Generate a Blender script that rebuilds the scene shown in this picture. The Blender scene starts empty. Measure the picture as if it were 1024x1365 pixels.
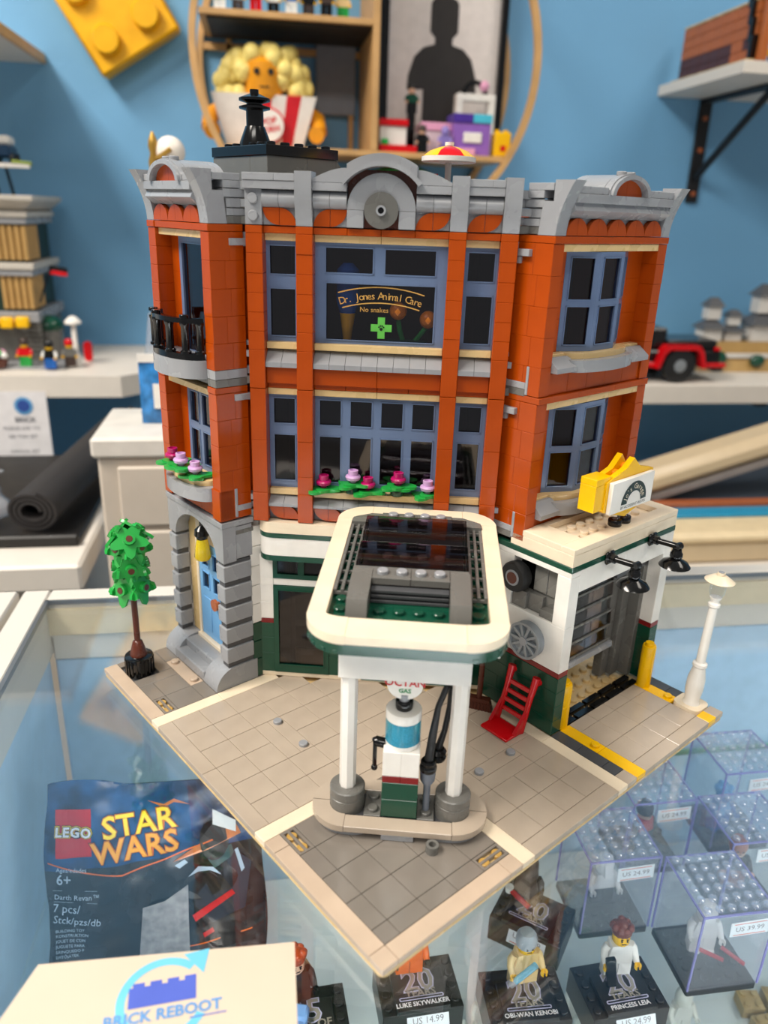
import bpy, bmesh, math, random
from mathutils import Matrix, Vector, Euler
R = math.radians
PI = math.pi
random.seed(7)
scene = bpy.context.scene
col = scene.collection

# ------------------------------------------------------------------ camera
FOCAL_PX = 1033.3
YAW, PITCH, ROLL = R(80.700), R(21.142), R(1.994)
CAM = Vector((0.0, 0.0, 1.2138))
fw = Vector((math.cos(YAW)*math.cos(PITCH), math.sin(YAW)*math.cos(PITCH), -math.sin(PITCH)))
rt = Vector((math.sin(YAW), -math.cos(YAW), 0))
up = rt.cross(fw)
r2 = math.cos(ROLL)*rt + math.sin(ROLL)*up
u2 = -math.sin(ROLL)*rt + math.cos(ROLL)*up
cd = bpy.data.cameras.new('camera')
cam = bpy.data.objects.new('camera', cd)
col.objects.link(cam)
mw = Matrix((( r2.x, u2.x, -fw.x, CAM.x), (r2.y, u2.y, -fw.y, CAM.y), (r2.z, u2.z, -fw.z, CAM.z), (0, 0, 0, 1)))
cam.matrix_world = mw
cd.sensor_fit = 'VERTICAL'
cd.sensor_height = 36.0
cd.lens = FOCAL_PX/1365*36.0
cd.clip_start = 0.01
cd.clip_end = 30
cd.dof.use_dof = True
cd.dof.focus_distance = 0.40
cd.dof.aperture_fstop = 7.4
scene.camera = cam

# ------------------------------------------------------------------ world, exposure
w = bpy.data.worlds.new('shop_ambient')
scene.world = w
w.use_nodes = True
w.node_tree.nodes['Background'].inputs[0].default_value = (0.93, 0.96, 1.0, 1)
w.node_tree.nodes['Background'].inputs[1].default_value = 0.24
vs = scene.view_settings
vs.view_transform = 'Standard'
vs.look = 'None'
vs.gamma = 1.0
vs.use_curve_mapping = False
vs.exposure = 0.0
scene.cycles.transparent_max_bounces = 48

# ceiling light panels of the shop: (x, y, size x, size y, power, colour)
CEIL_Z = 2.75
PANELS = [(-1.15, 0.05, 0.6, 1.2, 74, (1.0, 0.92, 0.82)),
          (1.25, 0.35, 0.6, 1.2, 18, (1.0, 0.92, 0.82)),
          (-0.4, -1.35, 1.2, 0.6, 24, (1.0, 0.95, 0.88))]
for (x, y, sx, sy, pw, c) in PANELS:
    ld = bpy.data.lights.new('panel_light', 'AREA')
    ld.shape = 'RECTANGLE'; ld.size = sx; ld.size_y = sy; ld.energy = pw; ld.color = c
    lo = bpy.data.objects.new('panel_light', ld)
    lo.location = (x, y, CEIL_Z - 0.045)
    col.objects.link(lo)

# ------------------------------------------------------------------ materials
MATS = {}
def lin(h):
    if isinstance(h, str):
        h = h.lstrip('#')
        c = [int(h[i:i+2], 16)/255 for i in (0, 2, 4)]
    else:
        c = h
    return [(x/12.92 if x <= 0.04045 else ((x+0.055)/1.055)**2.4) for x in c] + [1.0]

def mat(name, hexc, rough=0.28, metal=0.0, var=0.06, nscale=60.0, bump=0.0, bscale=400.0, spec=0.5, coat=0.0):
    """procedural plastic / paint / paper: noise-varied colour and gloss"""
    if name in MATS: return MATS[name]
    m = bpy.data.materials.new(name); m.use_nodes = True
    nt = m.node_tree; N = nt.nodes; L = nt.links
    b = N['Principled BSDF']
    tc = N.new('ShaderNodeTexCoord')
    nz = N.new('ShaderNodeTexNoise'); nz.inputs['Scale'].default_value = nscale; nz.inputs['Detail'].default_value = 3
    L.new(tc.outputs['Object'], nz.inputs['Vector'])
    c = lin(hexc)
    ramp = N.new('ShaderNodeValToRGB')
    ramp.color_ramp.elements[0].position = 0.3; ramp.color_ramp.elements[1].position = 0.7
    ramp.color_ramp.elements[0].color = [x*(1-var) for x in c[:3]] + [1]
    ramp.color_ramp.elements[1].color = [min(1, x*(1+var)) for x in c[:3]] + [1]
    L.new(nz.outputs['Fac'], ramp.inputs['Fac'])
    L.new(ramp.outputs['Color'], b.inputs['Base Color'])
    mr = N.new('ShaderNodeMapRange')
    mr.inputs['To Min'].default_value = max(0.02, rough*0.85); mr.inputs['To Max'].default_value = rough*1.15
    L.new(nz.outputs['Fac'], mr.inputs['Value']); L.new(mr.outputs['Result'], b.inputs['Roughness'])
    b.inputs['Metallic'].default_value = metal
    b.inputs['Specular IOR Level'].default_value = spec
    b.inputs['Coat Weight'].default_value = coat
    if bump > 0:
        n2 = N.new('ShaderNodeTexNoise'); n2.inputs['Scale'].default_value = bscale; n2.inputs['Detail'].default_value = 4
        L.new(tc.outputs['Object'], n2.inputs['Vector'])
        bp = N.new('ShaderNodeBump'); bp.inputs['Strength'].default_value = bump; bp.inputs['Distance'].default_value = 0.002
        L.new(n2.outputs['Fac'], bp.inputs['Height']); L.new(bp.outputs['Normal'], b.inputs['Normal'])
    MATS[name] = m
    return m

def thin_glass(name, tint=(1, 1, 1), f0=0.045, rough=0.02, haze=None, hazew=0.0):
    """thin clear sheet: transparent body with a Schlick mirror coat"""
    if name in MATS: return MATS[name]
    m = bpy.data.materials.new(name); m.use_nodes = True
    nt = m.node_tree; N = nt.nodes; L = nt.links
    for n in list(N): N.remove(n)
    out = N.new('ShaderNodeOutputMaterial')
    tr = N.new('ShaderNodeBsdfTransparent'); tr.inputs[0].default_value = (*tint, 1)
    gl = N.new('ShaderNodeBsdfGlossy'); gl.inputs['Roughness'].default_value = rough
    gl.inputs['Color'].default_value = (1, 1, 1, 1)
    lw = N.new('ShaderNodeLayerWeight'); lw.inputs['Blend'].default_value = 0.5
    pw = N.new('ShaderNodeMath'); pw.operation = 'POWER'; pw.inputs[1].default_value = 5
    L.new(lw.outputs['Facing'], pw.inputs[0])
    ma = N.new('ShaderNodeMath'); ma.operation = 'MULTIPLY_ADD'; ma.inputs[1].default_value = 1-f0; ma.inputs[2].default_value = f0
    L.new(pw.outputs[0], ma.inputs[0])
    mx = N.new('ShaderNodeMixShader')
    L.new(ma.outputs[0], mx.inputs[0])
    body = tr.outputs[0]
    if hazew > 0:
        df = N.new('ShaderNodeBsdfDiffuse'); df.inputs[0].default_value = (*haze, 1)
        nz = N.new('ShaderNodeTexNoise'); nz.inputs['Scale'].default_value = 30
        mr = N.new('ShaderNodeMapRange'); mr.inputs['To Min'].default_value = hazew*0.6; mr.inputs['To Max'].default_value = hazew*1.4
        L.new(nz.outputs['Fac'], mr.inputs['Value'])
        m2 = N.new('ShaderNodeMixShader'); L.new(mr.outputs[0], m2.inputs[0])
        L.new(tr.outputs[0], m2.inputs[1]); L.new(df.outputs[0], m2.inputs[2]); body = m2.outputs[0]
    L.new(body, mx.inputs[1]); L.new(gl.outputs[0], mx.inputs[2])
    L.new(mx.outputs[0], out.inputs['Surface'])
    MATS[name] = m
    return m

def emitter(name, color, strength):
    if name in MATS: return MATS[name]
    m = bpy.data.materials.new(name); m.use_nodes = True
    b = m.node_tree.nodes['Principled BSDF']
    b.inputs['Base Color'].default_value = (*color, 1)
    b.inputs['Emission Color'].default_value = (*color, 1)
    b.inputs['Emission Strength'].default_value = strength
    MATS[name] = m
    return m

# toy-brick colours
ORANGE = mat('burnt_orange_plastic', '#AA4407', 0.24, spec=0.35)
GREY = mat('light_grey_plastic', '#97999D', 0.27)
DGREY = mat('dark_grey_plastic', '#6A6965', 0.27)
CHAR = mat('charcoal_plastic', '#4A4B4E', 0.3)
SAND = mat('sand_blue_plastic', '#66799A', 0.25)
TAN = mat('tan_plastic', '#D8BA84', 0.27)
WHITE = mat('white_plastic', '#EDE9E2', 0.25)
DGREEN = mat('dark_green_plastic', '#0F4634', 0.2)
DRED = mat('dark_red_plastic', '#7A1416', 0.22)
YELLOW = mat('yellow_plastic', '#F5BE00', 0.24)
LBLUE = mat('light_blue_plastic', '#6FA9DC', 0.25)
BLACK = mat('black_plastic', '#0D0D0E', 0.16)
GREEN = mat('bright_green_plastic', '#23A043', 0.22)
RED = mat('red_plastic', '#CC0A14', 0.18)
MAGENTA = mat('magenta_plastic', '#B31664', 0.22)
LAVENDER = mat('lavender_plastic', '#CDA6D4', 0.25)
BROWN = mat('reddish_brown_plastic', '#5A2A1C', 0.28)
COPPER = mat('copper_plastic', '#A55A32', 0.3)
SILVER = mat('flat_silver_plastic', '#8E9499', 0.3, metal=0.2)
ROAD = mat('warm_grey_tile_plastic', '#B3A493', 0.2)
CURB = mat('pale_grey_tile_plastic', '#BFAA95', 0.24)
DTILE = mat('dark_tile_plastic', '#7B746C', 0.17)
CREAM = mat('cream_plastic', '#EBDABF', 0.3)
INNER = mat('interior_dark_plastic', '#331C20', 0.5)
FLESH = mat('yellow_skin_plastic', '#F4C20D', 0.25)
PURPLE = mat('purple_plastic', '#8E62B8', 0.3)
PINK = mat('pink_plastic', '#E9A6C6', 0.3)
BLUE = mat('blue_plastic', '#1F5FB0', 0.25)
RUBBER = mat('black_rubber', '#17181A', 0.5)
TBLUE = thin_glass('clear_blue_plastic', (0.22, 0.70, 0.85), 0.06, 0.05, (0.1, 0.55, 0.7), 0.35)
TYEL = thin_glass('clear_yellow_plastic', (0.95, 0.78, 0.05), 0.06, 0.08, (0.9, 0.7, 0.02), 0.6)
TSMOKE = thin_glass('smoke_brown_plastic', (0.50, 0.43, 0.43), 0.035, 0.08)
TCLEAR = thin_glass('clear_plastic', (0.93, 0.95, 0.98), 0.06, 0.03)
PANE = thin_glass('window_clear_plastic', (0.66, 0.64, 0.68), 0.045, 0.04)
# ------------------------------------------------------------------ mesh helpers
S = 0.008                       # one toy stud in metres

def chamfer_box(x0, x1, y0, y1, z0, z1, c):
    X = (x0, x1); Y = (y0, y1); Z = (z0, z1)
    v = []; idx = {}
    for i in (0, 1):
        for j in (0, 1):
            for k in (0, 1):
                sx = c if i == 0 else -c; sy = c if j == 0 else -c; sz = c if k == 0 else -c
                idx[(i, j, k, 'x')] = len(v); v.append((X[i], Y[j]+sy, Z[k]+sz))
                idx[(i, j, k, 'y')] = len(v); v.append((X[i]+sx, Y[j], Z[k]+sz))
                idx[(i, j, k, 'z')] = len(v); v.append((X[i]+sx, Y[j]+sy, Z[k]))
    f = []
    for i in (0, 1):
        q = [idx[(i, 0, 0, 'x')], idx[(i, 1, 0, 'x')], idx[(i, 1, 1, 'x')], idx[(i, 0, 1, 'x')]]
        f.append(q if i else q[::-1])
        q = [idx[(0, i, 0, 'y')], idx[(1, i, 0, 'y')], idx[(1, i, 1, 'y')], idx[(0, i, 1, 'y')]]
        f.append(q[::-1] if i else q)
        q = [idx[(0, 0, i, 'z')], idx[(1, 0, i, 'z')], idx[(1, 1, i, 'z')], idx[(0, 1, i, 'z')]]
        f.append(q if i else q[::-1])
    for a in (0, 1):
        for b in (0, 1):
            q = [idx[(0, a, b, 'y')], idx[(1, a, b, 'y')], idx[(1, a, b, 'z')], idx[(0, a, b, 'z')]]
            f.append(q if a == b else q[::-1])
            q = [idx[(a, 0, b, 'x')], idx[(a, 1, b, 'x')], idx[(a, 1, b, 'z')], idx[(a, 0, b, 'z')]]
            f.append(q[::-1] if a == b else q)
            q = [idx[(a, b, 0, 'x')], idx[(a, b, 1, 'x')], idx[(a, b, 1, 'y')], idx[(a, b, 0, 'y')]]
            f.append(q if a == b else q[::-1])
    for i in (0, 1):
        for j in (0, 1):
            for k in (0, 1):
                t = [idx[(i, j, k, 'x')], idx[(i, j, k, 'y')], idx[(i, j, k, 'z')]]
                f.append(t if (i+j+k) % 2 else t[::-1])
    return v, f

class MB:
    """collects shapes; build() makes ONE mesh object out of them"""
    def __init__(self): self.v = []; self.f = []
    def add(self, v, f, mtx=None):
        o = len(self.v)
        self.v += [tuple(mtx @ Vector(p)) for p in v] if mtx is not None else [tuple(p) for p in v]
        self.f += [[i+o for i in q] for q in f]
        return self
    def box(self, x0, x1, y0, y1, z0, z1, c=0.0, mtx=None):
        if c > 0:
            v, f = chamfer_box(x0, x1, y0, y1, z0, z1, min(c, (x1-x0)*.45, (y1-y0)*.45, (z1-z0)*.45))
        else:
            v = [(x0,y0,z0),(x1,y0,z0),(x1,y1,z0),(x0,y1,z0),(x0,y0,z1),(x1,y0,z1),(x1,y1,z1),(x0,y1,z1)]
            f = [(0,3,2,1),(4,5,6,7),(0,1,5,4),(1,2,6,5),(2,3,7,6),(3,0,4,7)]
        return self.add(v, f, mtx)
    def lathe(self, prof, c=(0, 0, 0), n=16, axis='z', mtx=None, a0=0, a1=2*PI):
        """prof: list of (radius, height) from bottom to top"""
        full = abs(a1-a0-2*PI) < 1e-6
        m = n if full else n+1
        v = []; f = []
        for (r, h) in prof:
            for i in range(m):
                a = a0+(a1-a0)*i/n
                p = (r*math.cos(a), r*math.sin(a), h)
                if axis == 'y': p = (p[0], p[2], -p[1])
                elif axis == 'x': p = (p[2], p[0], p[1])
                v.append((p[0]+c[0], p[1]+c[1], p[2]+c[2]))
        for k in range(len(prof)-1):
            for i in range(n):
                j = (i+1) % m
                f.append((k*m+i, k*m+j, (k+1)*m+j, (k+1)*m+i))
        if full:
            if prof[0][0] > 1e-6: f.append(tuple(range(m-1, -1, -1)))
            if prof[-1][0] > 1e-6: f.append(tuple((len(prof)-1)*m+i for i in range(m)))
        return self.add(v, f, mtx)
    def cyl(self, c, r, h, n=16, axis='z', r1=None, bev=0.0, mtx=None):
        r1 = r if r1 is None else r1
        prof = [(r, 0), (r1, h)] if bev <= 0 else [(r-bev, 0), (r, bev), (r1, h-bev), (r1-bev, h)]
        return self.lathe(prof, c, n, axis, mtx)
    def prism(self, pts, a, b, plane='xz', mtx=None):
        """pts in a plane, extruded from a to b along the third axis"""
        n = len(pts); v = []
        for d in (a, b):
            for (p, q) in pts:
                v.append({'xz': (p, d, q), 'yz': (d, p, q), 'xy': (p, q, d)}[plane])
        f = [tuple(range(n)), tuple(range(2*n-1, n-1, -1))]
        for i in range(n):
            j = (i+1) % n
            f.append((i, i+n, j+n, j))
        return self.add(v, f, mtx)
    def ring(self, outer, inner, a, b, plane='xz', mtx=None):
        """closed band between two outlines with the same point count"""
        n = len(outer); v = []
        pt = lambda p, q, d: {'xz': (p, d, q), 'yz': (d, p, q), 'xy': (p, q, d)}[plane]
        for d in (a, b):
            v += [pt(p, q, d) for p, q in outer]; v += [pt(p, q, d) for p, q in inner]
        f = []
        for i in range(n):
            j = (i+1) % n
            f += [(i, j, n+j, n+i), (2*n+i, 3*n+i, 3*n+j, 2*n+j), (i, 2*n+i, 2*n+j, j), (n+i, n+j, 3*n+j, 3*n+i)]
        return self.add(v, f, mtx)
    def strip(self, outer, inner, a, b, plane='xz', mtx=None):
        """open band (arch) between two outlines with the same point count"""
        pts = list(outer)+list(inner)[::-1]
        n = len(outer); v = []
        pt = lambda p, q, d: {'xz': (p, d, q), 'yz': (d, p, q), 'xy': (p, q, d)}[plane]
        for d in (a, b):
            v += [pt(p, q, d) for p, q in outer]; v += [pt(p, q, d) for p, q in inner]
        f = []
        for i in range(n-1):
            j = i+1
            f += [(i, j, n+j, n+i), (2*n+i, 3*n+i, 3*n+j, 2*n+j), (i, 2*n+i, 2*n+j, j), (n+i, n+j, 3*n+j, 3*n+i)]
        f += [(0, n, 3*n, 2*n), (n-1, 3*n-1, 4*n-1, 2*n-1)]
        return self.add(v, f, mtx)
    def tube(self, path, r, n=8, mtx=None):
        P = [Vector(p) for p in path]; v = []; f = []
        rs = r if isinstance(r, (list, tuple)) else [r]*len(P)
        prev = None
        for i, p in enumerate(P):
            t = (P[min(i+1, len(P)-1)]-P[max(i-1, 0)]).normalized()
            if prev is None:
                a = Vector((0, 0, 1)) if abs(t.z) < 0.9 else Vector((1, 0, 0))
                u = t.cross(a).normalized()
            else:
                u = (prev - t*prev.dot(t)).normalized()
            prev = u; w_ = t.cross(u)
            for k in range(n):
                a = 2*PI*k/n
                v.append(tuple(p+(u*math.cos(a)+w_*math.sin(a))*rs[i]))
        for i in range(len(P)-1):
            for k in range(n):
                j = (k+1) % n
                f.append((i*n+k, i*n+j, (i+1)*n+j, (i+1)*n+k))
        f.append(tuple(range(n-1, -1, -1))); f.append(tuple((len(P)-1)*n+k for k in range(n)))
        return self.add(v, f, mtx)
    def ball(self, c, r, n=12, m=8, sc=(1, 1, 1), mtx=None):
        prof = [(max(1e-7, math.sin(PI*i/m))*r, -math.cos(PI*i/m)*r) for i in range(m+1)]
        v = []; f = []
        for (rr, h) in prof:
            for i in range(n):
                a = 2*PI*i/n
                v.append((c[0]+rr*math.cos(a)*sc[0], c[1]+rr*math.sin(a)*sc[1], c[2]+h*sc[2]))
        for k in range(m):
            for i in range(n):
                j = (i+1) % n
                f.append((k*n+i, k*n+j, (k+1)*n+j, (k+1)*n+i))
        return self.add(v, f, mtx)
    def mesh(self, name, material, scale=1.0, smooth=40):
        me = bpy.data.meshes.new(name)
        me.from_pydata([(x*scale, y*scale, z*scale) for x, y, z in self.v], [], self.f)
        bm = bmesh.new(); bm.from_mesh(me)
        bmesh.ops.remove_doubles(bm, verts=bm.verts, dist=1e-7)
        bmesh.ops.recalc_face_normals(bm, faces=bm.faces)
        bm.to_mesh(me); bm.free()
        if smooth:
            me.polygons.foreach_set('use_smooth', [True]*len(me.polygons))
            me.set_sharp_from_angle(angle=R(smooth))
        me.materials.append(material)
        me.update()
        return me
    def build(self, name, material, parent=None, loc=(0, 0, 0), rz=0.0, scale=1.0, rot=None, smooth=40):
        o = bpy.data.objects.new(name, self.mesh(name, material, scale, smooth))
        col.objects.link(o)
        o.location = loc
        o.rotation_euler = rot if rot else (0, 0, rz)
        o.parent = parent
        return o

def arc(cx, cz, r, a0, a1, n=12, rz=None):
    rz = r if rz is None else rz
    return [(cx+r*math.cos(R(a0+(a1-a0)*i/n)), cz+rz*math.sin(R(a0+(a1-a0)*i/n))) for i in range(n+1)]

def rrect(x0, x1, y0, y1, r, n=6):
    p = []
    for (cx, cy, a) in ((x1-r, y0+r, -90), (x1-r, y1-r, 0), (x0+r, y1-r, 90), (x0+r, y0+r, 180)):
        p += arc(cx, cy, r, a, a+90, n)
    return p

def empty(name, loc=(0, 0, 0), rz=0.0, parent=None):
    o = bpy.data.objects.new(name, None)
    o.empty_display_size = 0.01
    col.objects.link(o); o.location = loc; o.rotation_euler = (0, 0, rz); o.parent = parent
    return o

def tag(o, label, cat, group=None, kind=None):
    o['label'] = label; o['category'] = cat
    if group: o['group'] = group
    if kind: o['kind'] = kind
    return o

def structure(o, label):
    o['kind'] = 'structure'; o['label'] = label
    return o

# ---- toy-model frame: studs, origin at the street corner of the base board
A_MODEL = R(32.12375)
ORG = Vector((0.03829, 0.20054, 0.95))
def m2w(x, y, z=0.0):
    ca, sa = math.cos(A_MODEL), math.sin(A_MODEL)
    return Vector((ORG.x+(ca*x-sa*y)*S, ORG.y+(sa*x+ca*y)*S, ORG.z+z*S))
def fac2m(s, t):                 # facade frame (s to the right, t outwards) to model studs
    return (13.75+(s-t)/math.sqrt(2), 17.75+(-s-t)/math.sqrt(2))

BOXES = {}
def pc(parent, name, material, x0, x1, y0, y1, z0, z1, c=0.025):
    """one toy brick / plate / tile in the parent's frame (studs); alike bricks share a mesh"""
    key = (round(x1-x0, 3), round(y1-y0, 3), round(z1-z0, 3), material.name, c)
    if key not in BOXES:
        dx, dy, dz = (x1-x0)/2, (y1-y0)/2, (z1-z0)/2
        BOXES[key] = MB().box(-dx, dx, -dy, dy, -dz, dz, c).mesh(name, material, S, 0)
    o = bpy.data.objects.new(name, BOXES[key]); col.objects.link(o)
    o.location = ((x0+x1)/2*S, (y0+y1)/2*S, (z0+z1)/2*S); o.parent = parent
    return o

SHARED = {}
def sh(key, make, name, material, parent, loc=(0, 0, 0), rz=0.0, rot=None, scale=S):
    """object whose mesh is shared by every call with the same key (loc in studs)"""
    if key not in SHARED: SHARED[key] = make().mesh(name, material, scale)
    o = bpy.data.objects.new(name, SHARED[key]); col.objects.link(o)
    o.location = (loc[0]*S, loc[1]*S, loc[2]*S); o.rotation_euler = rot if rot else (0, 0, rz); o.parent = parent
    return o
def stud_mb():
    return MB().lathe([(0.3, 0), (0.3, 0.17), (0.26, 0.21)], n=14)
def stud(parent, material, x, y, z):
    return sh(('stud', material.name), stud_mb, 'stud', material, parent, (x, y, z))

# ---- lettering (flat print) as meshes
def text_geo(s, size=1.0, bold=0.0, align='CENTER', spacing=1.0):
    cu = bpy.data.curves.new('lettering', 'FONT')
    cu.body = s; cu.size = size; cu.align_x = align; cu.align_y = 'CENTER'
    cu.offset = bold; cu.resolution_u = 2; cu.space_character = spacing*(1.12 if s == 'LEGO' else 1.0)
    o = bpy.data.objects.new('lettering', cu)
    me = bpy.data.meshes.new_from_object(o)
    v = [tuple(x.co) for x in me.vertices]; f = [tuple(p.vertices) for p in me.polygons]
    bpy.data.objects.remove(o); bpy.data.curves.remove(cu); bpy.data.meshes.remove(me)
    return v, f
def lettering(parts, name, material, parent, mtx, scale=1.0):
    """parts: (text, x, y, size, bold, rot deg, align); laid in the local xy plane, then mtx"""
    mb = MB()
    for t in parts:
        s, x, y, size = t[:4]
        bold = t[4] if len(t) > 4 else 0; rot = t[5] if len(t) > 5 else 0; al = t[6] if len(t) > 6 else 'CENTER'
        v, f = text_geo(s, size, bold, al)
        if not v: continue
        mb.add(v, f, Matrix.Translation((x, y, 0)) @ Matrix.Rotation(R(rot), 4, 'Z'))
    if not mb.v: return None
    o = bpy.data.objects.new(name, mb_flat(mb, name, material, mtx, scale)); col.objects.link(o); o.parent = parent
    return o
def mb_flat(mb, name, material, mtx, scale):
    me = bpy.data.meshes.new(name)
    me.from_pydata([tuple((mtx @ Vector(p))*scale) for p in mb.v], [], mb.f)
    me.materials.append(material)
    return me
def arc_text(s, cx, cy, r, a_mid, size, step, bold=0.0):
    """letters along a circle: returns parts for lettering()"""
    n = len(s); out = []
    for i, ch in enumerate(s):
        if ch == ' ': continue
        a = a_mid-(i-(n-1)/2)*step
        out.append((ch, cx+r*math.cos(R(a)), cy+r*math.sin(R(a)), size, bold, a-90))
    return out
# local xy print plane standing on a wall that faces -y: x -> x, y -> z
UP = Matrix(((1, 0, 0, 0), (0, 0, -1, 0), (0, 1, 0, 0), (0, 0, 0, 1)))
# ------------------------------------------------------------------ the shop: wall, floor, ceiling
WALL = mat('blue_wall_paint', '#6FA8D2', 0.55, var=0.03, nscale=3, bump=0.25, bscale=90)
wb = structure(MB().box(-3.0, 3.6, 1.40, 1.50, 0.0, CEIL_Z).build('wall_back', WALL), 'sky blue painted shop wall with a fine roller texture')
FLOORM = mat('vinyl_floor', '#8C8780', 0.4, var=0.1, nscale=8)
structure(MB().box(-3.0, 3.6, -3.2, 1.40, -0.06, 0.0).build('floor', FLOORM), 'grey vinyl shop floor')
CEILM = mat('ceiling_paint', '#E8E6E2', 0.8)
structure(MB().box(-3.0, 3.6, -3.2, 1.50, CEIL_Z, CEIL_Z+0.06).build('ceiling', CEILM), 'white shop ceiling')

# ------------------------------------------------------------------ glass display counter
FRAMEW = mat('white_laminate', '#DAD5CC', 0.35, var=0.03, nscale=12)
DECK = mat('pale_deck_laminate', '#CBD3D8', 0.4, var=0.03)
ALU = mat('brushed_aluminium', '#8E9196', 0.35, metal=0.7)
GLASS = thin_glass('counter_glass', (0.985, 0.992, 0.992), 0.065, 0.01)
SHELFG = thin_glass('shelf_glass', (0.97, 0.985, 0.975), 0.03, 0.02)
GX0, GX1, GY0, GY1, GZ = -0.1555, 1.15, 0.03, 0.5185, 0.95
case = tag(empty('display_counter', (0.45, 0.27, 0.0)), 'glass topped display counter with white frame under the toy garage', 'display counter')
def cbox(name, material, x0, x1, y0, y1, z0, z1, c=0.0015, parent=case):
    ox, oy = case.location.x, case.location.y
    return MB().box(x0-ox, x1-ox, y0-oy, y1-oy, z0, z1, c).build(name, material, parent)
cbox('glass_top', GLASS, GX0, GX1, GY0, GY1, GZ-0.006, GZ, 0)
cbox('side_rail', FRAMEW, -0.1745, GX0, GY0, 0.535, 0.905, GZ-0.0002)
cbox('gasket', ALU, GX0-0.0004, GX0+0.0022, GY0, GY1, GZ-0.004, GZ-0.0001, 0)
cbox('back_lip', mat('cream_laminate', '#E2D3B4', .4), GX0, 1.15, 0.5165, 0.5204, 0.922, 0.943, 0)
cbox('back_rail', FRAMEW, GX0, 1.2, GY1, 0.535, 0.90, GZ-0.0002)
cbox('back_bead', ALU, GX0, 1.2, GY1-0.0022, GY1-0.0002, GZ-0.003, GZ-0.0001, 0)
cbox('right_rail', FRAMEW, GX1, 1.2, GY0, 0.535, 0.905, GZ-0.0002)
cbox('back_panel', mat('pale_blue_panel', '#B4D3EC', 0.35), GX0, 1.15, 0.5205, 0.535, 0.10, 0.90)
cbox('end_panel', mat('pale_blue_panel', '#B4D3EC'), -0.1745, -0.1585, GY0, 0.52, 0.10, 0.905)
cbox('right_panel', DECK, 1.152, 1.2, GY0, 0.52, 0.10, 0.905)
cbox('front_rail', FRAMEW, -0.1745, 1.2, 0.0, GY0, 0.90, GZ-0.0002)
cbox('front_pane', SHELFG, GX0, 1.15, 0.006, 0.012, 0.10, 0.90, 0)
cbox('glass_shelf', SHELFG, GX0+0.004, 1.14, 0.06, 0.515, 0.774, 0.779, 0)
cbox('shelf_edge', mat('green_glass_edge', '#7FB79C', 0.2), GX0+0.004, 1.14, 0.515, 0.5165, 0.774, 0.779, 0)
cbox('lower_deck', DECK, GX0, 1.15, 0.02, 0.52, 0.655, 0.67)
cbox('plinth', FRAMEW, -0.1745, 1.2, 0.02, 0.53, 0.0, 0.10)
cbox('added_fill_strip', emitter('cool_fill_glow', (0.86, 0.93, 1.0), 22.0), GX0+0.02, 1.12, 0.032, 0.044, 0.915, 0.92, 0)  # unseen glowing strip, added to brighten the inside of the case

# adjoining white counter on the far side of the groove
wc = tag(empty('side_counter', (-0.45, 0.29, 0.0)), 'plain white counter butted against the frame of the glass case', 'counter')
MB().box(-0.40, 0.272, -0.29, 0.245, 0.915, 0.9498, 0.0015).build('counter_top', FRAMEW, wc)
MB().box(-0.38, 0.265, -0.27, 0.235, 0.0, 0.915, 0.001).build('carcass', FRAMEW, wc)
# ------------------------------------------------------------------ base board with its paving tiles
ZT = 0.56
board = tag(empty('base_board', m2w(0, 0, 0), A_MODEL), 'square toy street base tiled in grey with pale kerb strips and yellow lines', 'base plate')
MB().prism(rrect(0, 32, 0, 32, 0.35, 4), 0, 0.17, 'xy').build('plate', TAN, board, scale=S)
def T(m, x0, x1, y0, y1, name='tile', z0=0.165, z1=ZT, c=0.025): return pc(board, name, m, x0+.013, x1-.013, y0+.013, y1-.013, z0, z1, c)
BLUEGREY = CURB
# kerb of the street corner
T(CURB, 0, 1, 0, 1); T(CURB, 0, 1, 1, 9); T(CURB, 1, 9, 0, 1); T(CURB, 0, 1, 9, 10); T(CURB, 9, 10, 0, 1)
# dark corner paving
T(DTILE, 1, 2, 1, 2)
for k in (2, 4, 6):
    T(DTILE, 1, 2, k, k+2); T(DTILE, k, k+2, 1, 2)
for i in (2, 4, 6, 8):
    for j in (2, 4, 6, 8):
        T(DTILE, i, i+2, j, j+2)
GOLDP = mat('gold_tan_plastic', '#B9924A', .3)
def grille(x0, x1, y0, y1, along):
    T(TAN, x0, x1, y0, y1, 'drain_bed', 0.165, 0.3)
    for k in range(2):
        for q in range(2):
            cx = x0+0.5 if along == 'y' else x0+0.5+k; cy = y0+0.5+k if along == 'y' else y0+0.5
            if q == 0: stud(board, GOLDP, cx, cy, 0.3)
    for k in range(3):
        o = 0.0+k*0.4
        if along == 'y': T(DTILE, x0+o, x0+o+0.2, y0, y1, 'slat', 0.3)
        else: T(DTILE, x0, x1, y0+o, y0+o+0.2, 'slat', 0.3)
    for k in range(2):
        if along == 'y': T(DTILE, x0, x1, y0+k*1.8, y0+k*1.8+0.2, 'slat', 0.3, ZT-0.01)
        else: T(DTILE, x0+k*1.8, x0+k*1.8+0.2, y0, y1, 'slat', 0.3, ZT-0.01)
grille(1, 2, 8, 10, 'y'); grille(8, 10, 1, 2, 'x'); grille(1, 2, 24, 26, 'y')
# pale road lines
T(CREAM, 0, 5, 10, 11, 'road_line'); T(CREAM, 10, 11, 0, 5, 'road_line')
T(CREAM, 0, 5, 23, 24, 'road_line'); T(CREAM, 5, 9.6, 23, 24, 'road_line')
T(CREAM, 19, 20, 0, 6, 'road_line'); T(CREAM, 19, 20, 6, 12.4, 'road_line')
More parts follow.
